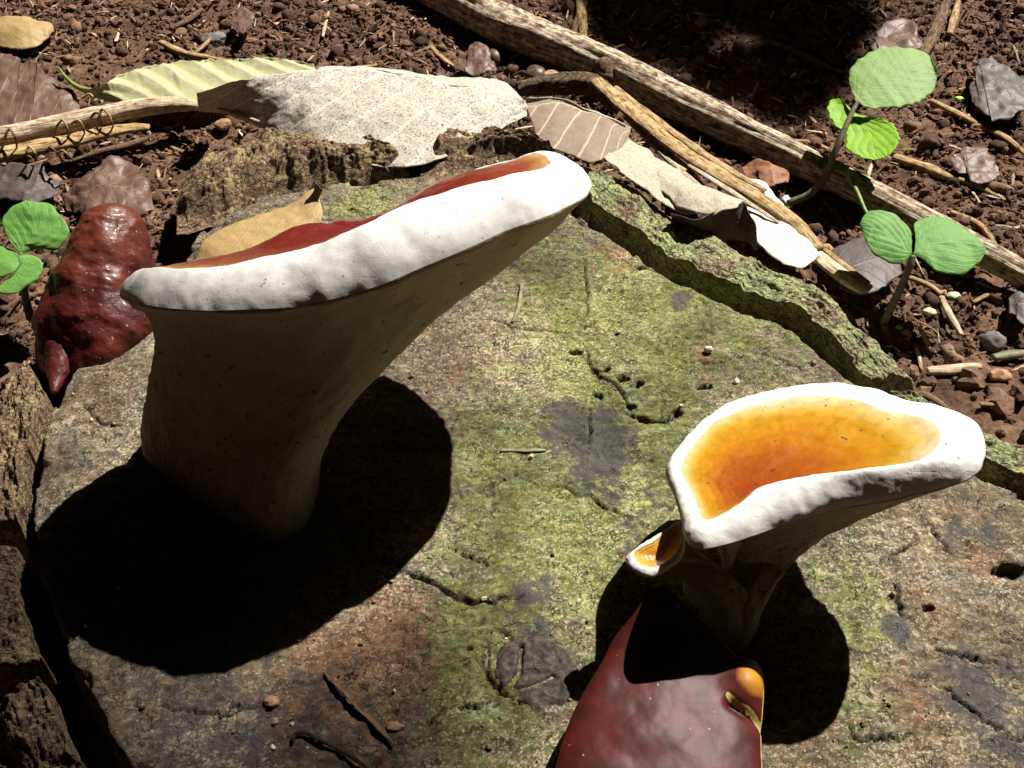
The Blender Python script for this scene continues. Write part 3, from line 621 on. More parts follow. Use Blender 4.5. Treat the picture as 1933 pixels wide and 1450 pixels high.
# ================================================================== LEAVES AND LITTER
def leaf_geo(A, B, z=ZS + .3, nu=70, nv=26, mid=.5, bulge=0., ridge=0., nrv=9, slope=.35, teeth=0., nteeth=16, rough=.08, th=.035, seed=1, droop=0., edge=.16):
    A = resample(GL(A, z), nu); B = resample(GL(B, z), nu)
    u = np.linspace(0, 1, nu)[:, None]; t = np.linspace(0, 1, nv)[None]
    if teeth:
        saw = (np.abs(((np.linspace(0, 1, nu) * nteeth) % 1) - .5) * 2 - .5) * teeth * np.sin(np.pi * np.linspace(0, 1, nu)) ** .4
        d = A - B; d /= np.linalg.norm(d, axis=1, keepdims=True) + 1e-6; A = A + d * saw[:, None]; B = B - d * saw[:, None]
    if edge:
        for Q, sg in ((A, 1), (B, 2)):
            L_ = np.linspace(0, np.linalg.norm(np.diff(Q, axis=0), axis=1).sum(), nu); env = np.sin(np.pi * np.linspace(0, 1, nu)) ** .5
            Q[:, 0] += edge * env * fbm2(L_ * 1.4, L_ * 0 + sg + seed, seed, 3); Q[:, 1] += edge * env * fbm2(L_ * 1.4, L_ * 0 + sg + seed + 5, seed + 1, 3)
    V = A[:, None] * (1 - t[..., None]) + B[:, None] * t[..., None]
    v = np.where(t < mid, (t - mid) / max(mid, 1e-3), (t - mid) / max(1 - mid, 1e-3)) if 0 < mid < 1 else (t - mid)
    v = v + 0 * u
    N = gridn(V); N = N * np.sign(N[..., 2].mean() + 1e-9); n0 = N.mean((0, 1)); n0 /= np.linalg.norm(n0)
    h = bulge * np.sin(np.pi * t) * np.sin(np.pi * u) ** .5 + rough * fbm2(V[..., 0] * 1.1, V[..., 1] * 1.1 + V[..., 2], seed, 3)
    h = h - droop * np.abs(v) ** 2
    if ridge:
        x = (u * nrv - np.abs(v) * nrv * slope) % 1; h = h + ridge * (np.abs(x - .5) * 2 - .5) * (1 - np.abs(v) * .3)
    V = V + n0 * h[..., None]
    U = V - n0 * th
    k = nu * nv; F = gridf(nu, nv); F2 = F[:, ::-1] + k
    e = np.concatenate([np.arange(nv), np.arange(1, nu) * nv + nv - 1, (nu - 1) * nv + np.arange(nv - 2, -1, -1), np.arange(nu - 2, 0, -1) * nv]); e2 = np.roll(e, -1)
    sk = np.stack([e2, e, e + k, e2 + k], 1)
    uv = np.stack([u + 0 * t, v], -1).reshape(-1, 2)
    return np.vstack([V.reshape(-1, 3), U.reshape(-1, 3)]), [np.vstack([F, F2, sk])], np.vstack([uv, uv])
def leaf(name, A, B, mat, label, cat='leaf', group=None, parent=None, **kw):
    V, F, uv = leaf_geo(A, B, **kw)
    o = make(name, V, F, mat, parent, uv=uv)
    if parent is None: tag(o, label, cat, group)
    return o
def stick(name, pts, R, mat, label=None, cat='stick', group=None, parent=None, z=ZS + .3, **kw):
    V, F, uv = tube_geo(GL(pts, z), R, **kw)
    o = make(name, V, F, mat, parent, uv=uv)
    if parent is None: tag(o, label, cat, group)
    return o
ST_PALE = mat_stick('weathered_branch', (.045, .028, .017), (.24, .17, .11), (.58, .48, .36))
ST_STRAW = mat_stick('straw', (.07, .035, .012), (.30, .18, .075), (.55, .40, .21))
ST_WHITE = mat_stick('bleached_straw', (.16, .09, .04), (.45, .33, .20), (.68, .58, .44))
ST_BROWN = mat_stick('brown_twig', (.025, .014, .008), (.10, .058, .032), (.24, .155, .09))
ST_DARK = mat_stick('dark_twig', (.012, .008, .005), (.035, .02, .012), (.08, .05, .03))
ST_GREEN = mat_plain('green_stem', (.12, .19, .03), (.24, .33, .07), 4, .5, .4)
ST_GREYG = mat_plain('dull_green_stem', (.10, .09, .05), (.19, .18, .10), 4, .6, .3)

# fallen branch with knots
root = thing('fallen_branch', G(1300, 205, ZS), 'long weathered fallen branch lying across the soil behind the stump', 'branch')
bp = [(770, -45), (880, 12), (1000, 68), (1150, 128), (1300, 202), (1420, 258), (1535, 315), (1640, 366), (1760, 428), (1880, 492), (2010, 560), (2130, 620)]
V, F, uv = tube_geo(GL(bp, ZS + .75), [1.0, 1.0, .98, .92, .85, .75, .68, .62, .58, .55, .5, .45], 40, 330, rough=.16, freq=(1.6, 1.2), seed=4, ridges=11)
make('stem', V, F, ST_PALE, root, uv=uv)
for (x, y, r) in [(1238, 150, .42), (1145, 122, .5), (1065, 70, .35)]:
    c0 = G(x, y, ZS + 1.35); V, F, uv = tube_geo(c0 + np.array([[0, 0, -.5], [0, -.05, -.1], [.02, -.14, .12], [.03, -.17, .16]]), [r * 1.5, r * 1.2, r * .8, r * .3], 18, 14, rough=.25, seed=int(x))
    make('knot', V, F, ST_BROWN, root, uv=uv)
# split reed stems
def reed(name, strips, label, mats, cat='reed'):
    r_ = thing(name, GL(strips[0][0], ZS + .2).mean(0), label, cat)
    for k, (pts, rad) in enumerate(strips):
        V, F, uv = tube_geo(GL(pts, ZS + 1.0), rad, 10, 60, rough=.25, seed=k + 3, flat=.45, ridges=3); make('fibre_strip', V, F, mats[k % len(mats)], r_, uv=uv)
    return r_
reed('split_reed', [([(1125, 152, -.9), (1185, 205, -.9), (1290, 288, -.7), (1395, 352, -.7), (1490, 412, -.8), (1545, 470, -1.0)], [.34, .42, .4, .38, .36, .3]),
                    ([(1160, 165, -1.0), (1250, 235, -.9), (1350, 305, -.8), (1445, 360, -.8)], [.16, .22, .22, .12]),
                    ([(1180, 220, -1.1), (1240, 275, -1.1), (1300, 330, -1.0), (1345, 372, -1.0)], [.14, .3, .32, .12]),
                    ([(1300, 312, -.7), (1380, 362, -.6), (1470, 420, -.7)], [.1, .16, .08])], 'split tan reed stem lying diagonally between stump and fallen branch', [ST_STRAW, ST_STRAW, ST_WHITE, ST_WHITE])
reed('split_reed', [([(1540, 478, -1.2), (1580, 512, -1.1), (1636, 548, -1.0)], [.3, .42, .36]), ([(1555, 470, -1.1), (1600, 505, -.95), (1640, 535, -.9)], [.1, .14, .1])], 'short bleached reed stub beside the mossy green bark', [ST_WHITE, ST_STRAW])
# big leaves
LF_GREY = mat_leaf('grey_dry_leaf', (.38, .34, .28), (.53, .48, .41), (.68, .62, .51), 8, -.28, .08, .85, (.12, .10, .085), .75)
LF_BROWN = mat_leaf('veined_brown_leaf', (.15, .105, .07), (.30, .23, .16), (.58, .48, .35), 5, -.35, .07, .4, (.09, .06, .04), .75)
LF_YG = mat_leaf('yellowing_leaf', (.40, .38, .20), (.55, .52, .34), (.36, .38, .11), 8, .2, .16, .25, (.33, .33, .18), .6, .15, (.5, .5, .1))
LF_TAN = mat_leaf('tan_leaf', (.26, .16, .06), (.42, .30, .13), (.30, .18, .07), 7, .4, .05, .3, (.14, .08, .03), .6)
LF_DULL = mat_leaf('dull_brown_leaf', (.08, .042, .03), (.16, .09, .065), (.22, .15, .115), 9, .2, .04, .4, (.06, .035, .025), rough=.5)
LF_DARK = mat_leaf('dark_leaf', (.045, .032, .028), (.10, .075, .068), (.13, .1, .09), 6, .4, .05, .2, (.03, .02, .018), .55)
LF_WHITE = mat_leaf('bleached_leaf', (.50, .46, .39), (.66, .62, .55), (.45, .4, .32), 5, .4, .05, .15, (.4, .34, .26), .7)
LF_PALE = mat_leaf('pale_leaf', (.34, .29, .21), (.5, .44, .35), (.52, .46, .34), 6, .4, .05, .7, (.2, .15, .1), .75)
LF_RUST = mat_leaf('rusty_leaf', (.16, .06, .03), (.33, .15, .07), (.3, .15, .08), 5, .4, .05, .3, (.08, .04, .02), .6)

root = thing('dry_leaf', G(700, 280, -.6), 'large folded grey dry leaf with branching veins on the bark ridge', 'leaf')
leaf('blade_half', [(372, 178, .3), (420, 160, .9), (480, 146, 1.0), (560, 134, 1.0), (680, 130, .9), (790, 147, .8), (900, 168, .6), (992, 192, .4)],
     [(376, 212, -1.3), (425, 214, -1.2), (490, 240, -.9), (600, 285, -.3), (700, 312, -.2), (800, 312, -.1), (900, 265, .1), (1000, 216, .2)], LF_GREY, None, parent=root, mid=0., ridge=.10, nrv=8, slope=-.28, rough=.11, nu=140, nv=60, seed=3, bulge=.25)
leaf('blade_half', [(600, 133, .9), (690, 132, .85), (790, 147, .8), (900, 168, .6), (988, 190, .4)], [(600, 127, .5), (690, 124, .4), (800, 139, .2), (940, 152, -.2), (975, 172, -.2)], LF_GREY, None, parent=root, mid=0., rough=.08, seed=5)
leaf('dry_leaf', [(992, 196, .3), (1050, 186, .3), (1110, 206, .1), (1150, 222, 0), (1192, 240, -.3)], [(1015, 266, .35), (1070, 290, .4), (1120, 305, .35), (1160, 290, .1), (1186, 262, -.2)], LF_BROWN, 'brown dry leaf with pale curved veins at the end of the grey folded leaf',
     mid=.08, ridge=.035, nrv=5, slope=-.35, rough=.06, seed=7, bulge=.15, nu=90, nv=40)
leaf('leaf_strip', [(998, 184, .2), (1060, 186, .4), (1120, 212, .2), (1180, 236, 0)], [(1000, 194, .0), (1062, 196, .1), (1120, 220, 0), (1182, 243, -.2)], LF_WHITE, 'thin bleached leaf edge curling above the brown veined leaf', seed=8, nv=8)
leaf('dry_leaf', [(1178, 252, -.3), (1230, 288, -.4), (1290, 330, -.3), (1345, 382, -.3)], [(1140, 298, .35), (1200, 345, .4), (1262, 390, .35), (1300, 405, .2)], LF_PALE, 'pale speckled dry leaf stuck along the outer bark beside the reed', mid=.5, ridge=.02, seed=9, rough=.12, bulge=.1)
leaf('curled_leaf', [(1266, 400, .7), (1318, 412, .9), (1375, 388, .9), (1406, 382, .7), (1428, 428, .5)], [(1280, 418, -.4), (1335, 450, -.5), (1390, 452, -.6), (1415, 460, -.5), (1428, 474, -.4)], LF_DARK, 'curled dry leaf with its shaded underside coloured dark, overhanging the bark next to the white leaf', seed=11, rough=.1)  # dark colour stands in for the shade under the curl
leaf('curled_leaf', [(1240, 318, .0), (1300, 335, .3), (1370, 365, .6), (1404, 378, .7)], [(1235, 345, .2), (1285, 392, .5), (1340, 405, .8), (1392, 392, .85)], LF_PALE, 'pale bumpy dry leaf above the curled leaf with the dark underside', seed=12, rough=.16, bulge=.2)
leaf('leaf_fragment', [(1392, 338, -1.2), (1440, 342, -1.0), (1482, 390, -.9), (1520, 440, -.9), (1548, 482, -1.0)], [(1405, 392, -.9), (1425, 445, -.7), (1465, 488, -.7), (1500, 502, -.8), (1520, 502, -.9)], LF_WHITE, 'brilliant white dry leaf fragment under the reed', seed=13, rough=.1)
leaf('dead_leaf', [(1560, 478, -1.6), (1600, 455, -1.5), (1650, 445, -1.5), (1698, 490, -1.6)], [(1590, 548, -1.5), (1625, 556, -1.4), (1665, 548, -1.4), (1703, 516, -1.5)], LF_DARK, 'smooth grey-purple dead leaf behind the reed stub', seed=14, rough=.05, bulge=.15)
leaf('yellowing_leaf', [(150, 168, -1.3), (190, 162, -1.0), (245, 132, -.9), (330, 118, -.9), (440, 112, -.9), (530, 110, -1.0), (592, 122, -1.3)], [(160, 176, -1.6), (200, 190, -1.7), (260, 194, -1.5), (345, 196, -1.4), (420, 182, -1.4), (510, 160, -1.4), (600, 140, -1.4)], LF_YG,
     'pleated pale yellow-green leaf with a thin curved tail on the soil', mid=.02, ridge=.16, nrv=8, slope=.2, rough=.06, seed=15, teeth=.10, nteeth=26, nu=160, nv=40)
o = bpy.data.objects['yellowing_leaf']
stick('tail', [(110, 126, -1.0), (128, 150, -1.2), (155, 168, -1.4), (200, 176, -1.4)], [.03, .09, .14, .16], ST_GREEN, parent=o, n=24)
leaf('dead_leaf', [(-30, 95, -2.0), (40, 112, -1.7), (110, 150, -1.6), (152, 200, -1.9)], [(-30, 262, -1.8), (40, 250, -1.6), (100, 235, -1.6), (150, 212, -1.9)], LF_DULL, 'large dull reddish-brown leaf beside the thorny broken stem', seed=16, rough=.26, bulge=.05, edge=.45, mid=.9, nu=90, nv=40)
leaf('dead_leaf', [(-20, 40, -1.9), (40, 30, -1.5), (90, 42, -1.7), (102, 55, -1.8)], [(-20, 82, -1.8), (40, 92, -1.7), (85, 78, -1.8), (102, 60, -1.8)], LF_TAN, 'tan curled leaf on the far soil above the reddish-brown leaf', seed=17, rough=.12, bulge=.3)
leaf('dead_leaf', [(118, 372, -1.9), (170, 325, -1.3), (215, 296, -1.1), (246, 300, -1.2), (282, 362, -1.4)], [(122, 392, -1.9), (165, 408, -1.6), (220, 412, -1.5), (262, 405, -1.5), (290, 392, -1.5)], LF_DULL, 'small reddish-brown leaf standing behind the red finger fungus', seed=18, rough=.26, bulge=.05, edge=.45)
leaf('dead_leaf', [(-10, 318, -1.6), (40, 308, -1.4), (85, 322, -1.5), (112, 350, -1.8)], [(-10, 372, -1.7), (40, 384, -1.5), (80, 380, -1.6), (108, 366, -1.8)], LF_DARK, 'dark grey leaf scrap under the thorny broken stem', seed=19, rough=.26, bulge=.05, edge=.45)
root = thing('dry_leaf', G(500, 500, 0), 'golden-tan dry leaf with a dark curled tip behind the white-rimmed fungus', 'leaf')
leaf('blade', [(358, 508, .3), (395, 448, .7), (470, 412, .9), (545, 388, .9), (598, 352, 1.2)], [(380, 532, .5), (450, 532, .6), (530, 520, .7), (590, 455, .9), (610, 402, 1.1)], LF_TAN, None, parent=root, seed=20, rough=.10, bulge=.25, mid=.6, nu=90, nv=36)
leaf('curled_tip', [(571, 392, 1.1), (585, 365, 1.5), (597, 344, 1.9)], [(588, 398, 1.0), (603, 380, 1.2), (610, 360, 1.6)], LF_DARK, None, parent=root, seed=21, nu=24, nv=10)
# thorny broken stem on the left
root = thing('broken_stem', G(150, 260, ZS), 'broken hollow plant stem with curly tendrils lying beside the reddish-brown leaf', 'stem')
stick('outer_shell', [(-40, 268, -1.2), (60, 246, -1.1), (150, 226, -1.0), (250, 206, -1.0), (330, 197, -1.1), (378, 200, -1.2)], [.5, .48, .45, .42, .36, .2], ST_WHITE, parent=root, n=110, seg=22, rough=.2, ridges=5, seed=2)
stick('inner_strip', [(-40, 300, -1.5), (60, 280, -1.3), (150, 262, -1.3), (230, 244, -1.3), (282, 240, -1.3)], [.5, .5, .45, .38, .22], ST_STRAW, parent=root, n=90, seg=18, rough=.3, flat=.5, ridges=4, seed=5)
stick('splinter', [(130, 305, -1.6), (190, 285, -1.6), (260, 268, -1.6), (286, 256, -1.5)], [.08, .16, .2, .1], ST_BROWN, parent=root, n=40, rough=.3, flat=.6)
for k, (x, y, h_) in enumerate([(22, 252, 34), (120, 232, 40), (148, 228, 38), (185, 214, 44), (200, 212, 44), (62, 285, 26), (100, 282, 26), (170, 178, 30), (120, 286, 24)]):
    stick('tendril', [(x - 10 - 7 * math.sin(k * 2.1), y + h_ * (.3 + .25 * math.sin(k * 1.7)), -1.2), (x - 12, y + 6, -.6), (x - 5 + 3 * math.sin(k), y - 4 - 4 * math.cos(k * 1.3), -.35), (x + 5, y + 4, -.4), (x + 9 + 5 * math.sin(k * 3.3), y + h_ * .5, -.8), (x + 10 + 8 * math.sin(k * 3.3), y + h_ * (.75 + .2 * math.cos(k)), -1.3)], [.05, .06, .06, .055, .05, .03], ST_STRAW if k % 3 else ST_BROWN, parent=root, n=36, seg=8)
stick('twig', [(412, 204, -.9), (450, 216, -.7), (488, 230, -.5)], [.08, .11, .09], ST_WHITE, 'tiny pale twig end below the grey folded leaf', 'twig', n=20, rough=.1)

# seedlings
def gmat(name, d, l, v, nv, sl): return mat_leaf(name, d, l, v, nv, sl, .10, 0, rough=.55, trans=.25, transc=(.25, .5, .03), spec=.25, net=.06, veinf=.35)
GL1 = gmat('pale_green_leaf', (.19, .33, .08), (.28, .43, .13), (.34, .47, .18), 6, .5); GL2 = gmat('lime_leaf', (.20, .42, .012), (.28, .52, .02), (.32, .54, .04), 6, .5)
GL3 = gmat('cotyledon', (.09, .26, .04), (.20, .40, .09), (.32, .5, .18), 4, .9)
root = thing('seedling', G(1492, 382, ZS), 'seedling with a round toothed leaf and a lime green leaf over the fallen branch', 'seedling')
stick('stem', [(1488, 384, ZS), (1530, 365, -1.9), (1560, 330, -1.1), (1575, 290, -.2), (1592, 250, .5), (1612, 205, 1.1), (1622, 190, 1.3)], [.17, .17, .16, .15, .13, .11, .09], ST_GREYG, parent=root, n=50)
leaf('leaf_blade', [(1616, 192, 1.3), (1604, 160, 1.5), (1612, 122, 1.9), (1650, 95, 2.2), (1700, 88, 2.3), (1745, 98, 2.2), (1770, 130, 2.0)], [(1616, 192, 1.3), (1640, 204, 1.25), (1685, 205, 1.3), (1725, 196, 1.4), (1755, 178, 1.5), (1768, 152, 1.7), (1770, 130, 2.0)], GL1, None, parent=root, teeth=.10, nteeth=11, nu=90, nv=30, ridge=.018, nrv=6, slope=.5, bulge=.06, rough=.03, seed=31)
leaf('leaf_blade', [(1606, 210, 1.0), (1585, 187, 1.1), (1565, 192, 1.0), (1562, 215, .8), (1590, 250, .5), (1605, 285, .3), (1640, 300, .3), (1668, 298, .4)], [(1606, 210, 1.0), (1610, 218, .95), (1628, 220, .95), (1655, 222, .95), (1680, 232, .9), (1694, 255, .8), (1692, 280, .6), (1668, 298, .4)], GL2, None, parent=root, teeth=.09, nteeth=13, nu=90, nv=30, ridge=.02, nrv=6, slope=.5, bulge=-.1, rough=.03, seed=32)
stick('petiole', [(1576, 318, -.9), (1600, 332, -.8), (1618, 362, -.8), (1632, 395, -.9), (1642, 412, -1.0)], [.11, .10, .09, .08, .07], ST_GREEN, parent=root, n=30)
stick('petiole', [(1608, 345, -.8), (1603, 330, -.6), (1600, 318, -.4)], [.07, .06, .03], ST_GREEN, parent=root, n=12)
root = thing('seedling', G(1672, 605, ZS), 'seedling with two broad cotyledons on a bare stem beside the stump', 'seedling')
stick('stem', [(1668, 610, ZS), (1685, 575, -1.4), (1702, 540, -.6), (1716, 505, .2), (1724, 482, .6)], [.17, .16, .15, .14, .12], ST_GREYG, parent=root, n=36)
leaf('cotyledon', [(1722, 480, .6), (1718, 440, .9), (1700, 412, 1.1), (1670, 398, 1.2), (1640, 400, 1.1), (1622, 425, .9)], [(1722, 480, .6), (1705, 495, .45), (1680, 494, .4), (1655, 478, .5), (1635, 455, .7), (1622, 425, .9)], GL3, None, parent=root, ridge=.025, nrv=4, slope=.9, nu=70, nv=28, bulge=.10, rough=.05, seed=33)
leaf('cotyledon', [(1724, 480, .6), (1728, 440, .8), (1732, 418, .9), (1765, 408, 1.0), (1810, 425, .9), (1850, 452, .8), (1862, 468, .7)], [(1724, 480, .6), (1745, 490, .5), (1770, 512, .35), (1805, 518, .35), (1840, 502, .45), (1856, 484, .6), (1862, 468, .7)], GL3, None, parent=root, ridge=.025, nrv=4, slope=.9, nu=70, nv=28, bulge=.12, rough=.05, seed=34)
root = thing('seedling', G(58, 600, -.9), 'small green seedling with glossy leaves beside the red finger fungus', 'seedling')
stick('stem', [(58, 602, -1.2), (50, 570, -.4), (45, 535, .5), (42, 500, 1.1), (40, 478, 1.4)], [.17, .16, .14, .11, .09], ST_GREYG, parent=root, n=36)
leaf('leaf_blade', [(38, 480, 1.4), (20, 455, 1.7), (8, 420, 2.0), (20, 392, 2.3), (50, 378, 2.4)], [(38, 480, 1.4), (70, 470, 1.4), (110, 470, 1.4), (126, 425, 1.9), (100, 390, 2.3), (50, 378, 2.4)], GL3, None, parent=root, ridge=.028, nrv=5, slope=.6, nu=60, nv=30, bulge=.12, rough=.06, seed=35)
leaf('leaf_blade', [(38, 482, 1.4), (20, 470, 1.4), (-15, 460, 1.4), (-40, 470, 1.3)], [(38, 482, 1.4), (30, 510, 1.2), (0, 525, 1.1), (-40, 520, 1.1)], GL3, None, parent=root, ridge=.012, nrv=5, nu=40, nv=20, bulge=.1, seed=36)
leaf('leaf_blade', [(38, 482, 1.4), (60, 482, 1.3), (78, 500, 1.2), (72, 525, 1.0)], [(38, 482, 1.4), (25, 520, 1.0), (-10, 550, .8), (25, 556, .8), (72, 525, 1.0)], GL3, None, parent=root, ridge=.012, nrv=5, nu=40, nv=20, bulge=.1, seed=37)

# straws and twigs lying on the soil
straws = [
 ([(1092, -10), (1098, 20), (1104, 66)], .28, ST_STRAW, 'upright straw stem leaning on the fallen branch'), ([(1082, 60), (1090, 30), (1110, -15)], .2, ST_BROWN, 'thin brown twig crossing the leaning straw stem'),
 ([(1745, 95), (1770, 45), (1792, -10)], .34, ST_BROWN, 'thick brown twig behind the round toothed leaf'), ([(1795, 55), (1805, 20), (1812, -10)], .2, ST_STRAW, 'short straw stub next to the thick brown twig'),
 ([(1448, 66), (1520, 95), (1600, 135)], .17, ST_BROWN, 'brown twig in deep shade pointing at the round toothed leaf'), ([(1520, 10), (1560, 45), (1588, 72)], .08, ST_BROWN, 'thin twig lying in the darkest shade'),
 ([(1760, 180), (1830, 215), (1900, 250), (1945, 285)], .2, ST_STRAW, 'long straw running away behind the round toothed leaf'), ([(1825, 215), (1845, 200), (1860, 190)], .14, ST_WHITE, 'short pale straw chip on the long straw'),
 ([(1690, 288), (1745, 310), (1800, 332)], .3, ST_STRAW, 'stout straw piece below the lime green leaf'), ([(1810, 335), (1850, 350), (1895, 368)], .18, ST_STRAW, 'straw piece in line with the stout straw'),
 ([(1480, 255), (1530, 262), (1575, 275)], .12, ST_STRAW, 'thin straw passing behind the seedling stem'), ([(1550, 360), (1580, 395), (1612, 440)], .14, ST_BROWN, 'reddish twig beneath the seedling'),
 ([(1800, 390), (1850, 430), (1885, 470)], .16, ST_STRAW, 'straw lying against the fallen branch'), ([(1712, 510), (1760, 530), (1780, 545)], .14, ST_STRAW, 'straw bent beside the cotyledon stem'), ([(1780, 550), (1800, 590), (1820, 622)], .15, ST_WHITE, 'bright straw pointing down beside the cotyledon seedling'),
 ([(1755, 690), (1800, 688), (1855, 682)], .22, ST_WHITE, 'pale wood splinter near the outer bark'), ([(1855, 752), (1880, 753), (1905, 752)], .09, ST_STRAW, 'tiny straw on red crumbs near the bark'), ([(1880, 665), (1910, 660), (1945, 655)], .2, ST_GREYG, 'greenish stem piece on the soil'),
 ([(1740, 610), (1752, 630), (1757, 648)], .12, ST_WHITE, 'small pale straw below the bent straw'), ([(300, 70), (350, 92), (430, 112)], .22, ST_STRAW, 'forked tan twig above the pleated leaf'), ([(360, 95), (385, 75), (395, 62)], .12, ST_STRAW, 'short spur twig above the pleated leaf'),
 ([(620, 132), (660, 122), (712, 113)], .15, ST_STRAW, 'straw touching the grey folded leaf'), ([(812, 78), (840, 105), (872, 122)], .14, ST_STRAW, 'thin straw beside the brown nuts'), ([(620, 15), (612, 40), (608, 60)], .10, ST_WHITE, 'curled pale rootlet on the soil'),
 ([(320, 45), (350, 30), (380, 8)], .2, ST_BROWN, 'brown bark chip twig on the far soil'), ([(1640, 30), (1680, 60), (1720, 80)], .12, ST_BROWN, 'brown stalk behind the toothed leaf in shade'), ([(1500, 145), (1520, 160), (1545, 182)], .09, ST_BROWN, 'small stalk lying in shade below the brown twig'),
 ([(1840, 560), (1880, 545), (1930, 560)], .1, ST_STRAW, 'curved straw thread right of the cotyledons'), ([(1700, 720), (1760, 740), (1800, 765)], .13, ST_BROWN, 'brown fibre lying along the outer bark'), ([(900, 150), (950, 165), (985, 180)], .18, ST_BROWN, 'brown root piece behind the grey folded leaf'),
]
for k, (p, r_, mt, lb) in enumerate(straws):
    q_ = GL(p, ZS + .3); dz = [max(0.25, 1.0 * r_)] * len(p)
    q_[:, 2] = np.maximum(soil_z(q_[:, 0], q_[:, 1]) + r_ * .9, q_[:, 2] - .3)
    V, F, uv = tube_geo(q_, [r_ * .8, r_, r_, r_ * .6], 10, 40, rough=.25, seed=k, flat=.75, ridges=3)
    tag(make('dry_straw' if mt in (ST_STRAW, ST_WHITE) else 'twig', V, F, mt, uv=uv), lb, 'straw' if mt in (ST_STRAW, ST_WHITE) else 'twig')
# round root across the soil behind the brown veined leaf
stick('root', [(975, 168, -1.5), (1040, 160, -1.4), (1100, 158, -1.4), (1140, 175, -1.5), (1160, 205, -1.6)], [.35, .5, .55, .5, .3], mat_bark('dark_root', .1, 0, 0), 'gnarled dark root piece behind the brown veined leaf', 'root', n=60, seg=24, rough=.35, freq=(2, 4))
# nuts and chips
def pebble(name, px, py, rx, ry, rz, mat, label, cat, z=None, seed=0, amp=.12, rot=0.):
    th_ = np.linspace(0.03, np.pi - .03, 18)[:, None]; a = np.linspace(0, 2 * np.pi, 26, endpoint=False)[None]
    Q = np.stack([np.sin(th_) * np.cos(a), np.sin(th_) * np.sin(a), np.cos(th_) + 0 * a], -1)
    Q = Q * (1 + amp * fbm3(Q * 1.6 + seed, seed, 3))[..., None] * [rx, ry, rz]
    c_, s2 = math.cos(rot), math.sin(rot); Q = np.stack([Q[..., 0] * c_ - Q[..., 1] * s2, Q[..., 0] * s2 + Q[..., 1] * c_, Q[..., 2]], -1)
    p = G(px, py, ZS + rz if z is None else z)
    if z is None: p[2] = soil_z(p[0], p[1]) + rz * .7
    return tag(make(name, (Q + p).reshape(-1, 3), gridf(18, 26, True), mat), label, cat)
NUT = mat_plain('nut_shell', (.06, .035, .022), (.14, .085, .055), 2, .45, .4); STONE = mat_plain('grey_stone', (.09, .09, .085), (.22, .22, .2), 3, .8); LIME = mat_plain('lime_bit', (.25, .5, .04), (.4, .65, .1), 3, .5); CHIP = mat_plain('wood_chip', (.22, .10, .05), (.48, .29, .16), 3, .8); CREAMC = mat_plain('cream_grit', (.5, .46, .38), (.75, .72, .65), 5, .7); CLOD = mat_plain('soil_clod', (.03, .017, .011), (.10, .058, .038), 2.5, .95, .2, .12)
pebble('nut', 932, 88, .45, .6, .5, NUT, 'oval brown nut beside the fallen branch', 'nut', seed=1, amp=.05, rot=.4)
pebble('nut', 1012, 128, .55, .65, .45, NUT, 'split rusty nut husk between the oval nut and the root', 'nut', seed=2, amp=.2)
pebble('wood_chip', 1040, 140, .5, .4, .35, CHIP, 'tan curled chip touching the split husk', 'wood chip', seed=3, amp=.35)
pebble('stone', 1880, 628, .5, .45, .4, STONE, 'angular grey stone right of the cotyledon stem', 'stone', seed=4, amp=.35)
pebble('stone', 400, 55, .7, .5, .35, STONE, 'dark grey stone on the far soil', 'stone', seed=5, amp=.35)
for k, (x, y, r_, lb) in enumerate([(1815, 172, .22, 'lime green bud on the soil behind the toothed leaf'), (890, 70, .22, 'bright green speck beside the oval nut'), (1700, 612, .16, 'lime green bud at the foot of the cotyledon stem'), (1808, 542, .28, 'pale green leaf scrap below the right cotyledon'), (1758, 578, .28, 'pale green scrap near the grey stone'), (440, 65, .2, 'green scrap touching the dark grey stone')]):
    pebble('green_bud', x, y, r_, r_ * .8, r_ * .5, LIME if r_ < .25 else mat_plain('pale_green_scrap', (.4, .5, .2), (.6, .66, .4), 3, .6), lb, 'bud', seed=20 + k, amp=.3)
pebble('grit', 1518, 432, .22, .2, .2, CREAMC, 'round cream pebble at the foot of the branch seedling', 'pebble', seed=30, amp=.15)
pebble('wood_chip', 1488, 372, .3, .42, .22, CREAMC, 'pale bark chip standing against the branch seedling stem', 'wood chip', seed=31, amp=.3)
pebble('wood_chip', 1560, 462, .3, .25, .18, CHIP, 'orange wood chip between the reed and the grey-purple leaf', 'wood chip', seed=32, amp=.35)
pebble('wood_chip', 1890, 700, .45, .3, .2, CHIP, 'orange bark chip near the pale wood splinter', 'wood chip', seed=33, amp=.35)
pebble('wood_chip', 250, 215, .35, .3, .2, CHIP, 'rusty chip between the pleated leaf and the broken stem', 'wood chip', seed=34, amp=.35)
pebble('wood_chip', 420, 232, .4, .35, .25, CHIP, 'pinkish bark chip under the grey folded leaf', 'wood chip', seed=35, amp=.3)
leaf('dead_leaf', [(1400, 318, -1.9), (1430, 300, -1.5), (1462, 312, -1.5), (1490, 330, -1.7)], [(1408, 332, -1.8), (1435, 345, -1.5), (1465, 346, -1.4), (1490, 336, -1.7)], LF_RUST, 'rusty red curled leaf scrap between branch and reed', seed=41, rough=.26, bulge=.05, edge=.45)
leaf('dead_leaf', [(855, 125, -1.9), (890, 85, -1.6), (915, 92, -1.5), (935, 125, -1.7)], [(860, 135, -1.9), (885, 140, -1.7), (915, 140, -1.6), (938, 132, -1.7)], LF_DULL, 'pointed reddish-brown leaf beside the oval nut', seed=42, rough=.26, bulge=.05, edge=.45)
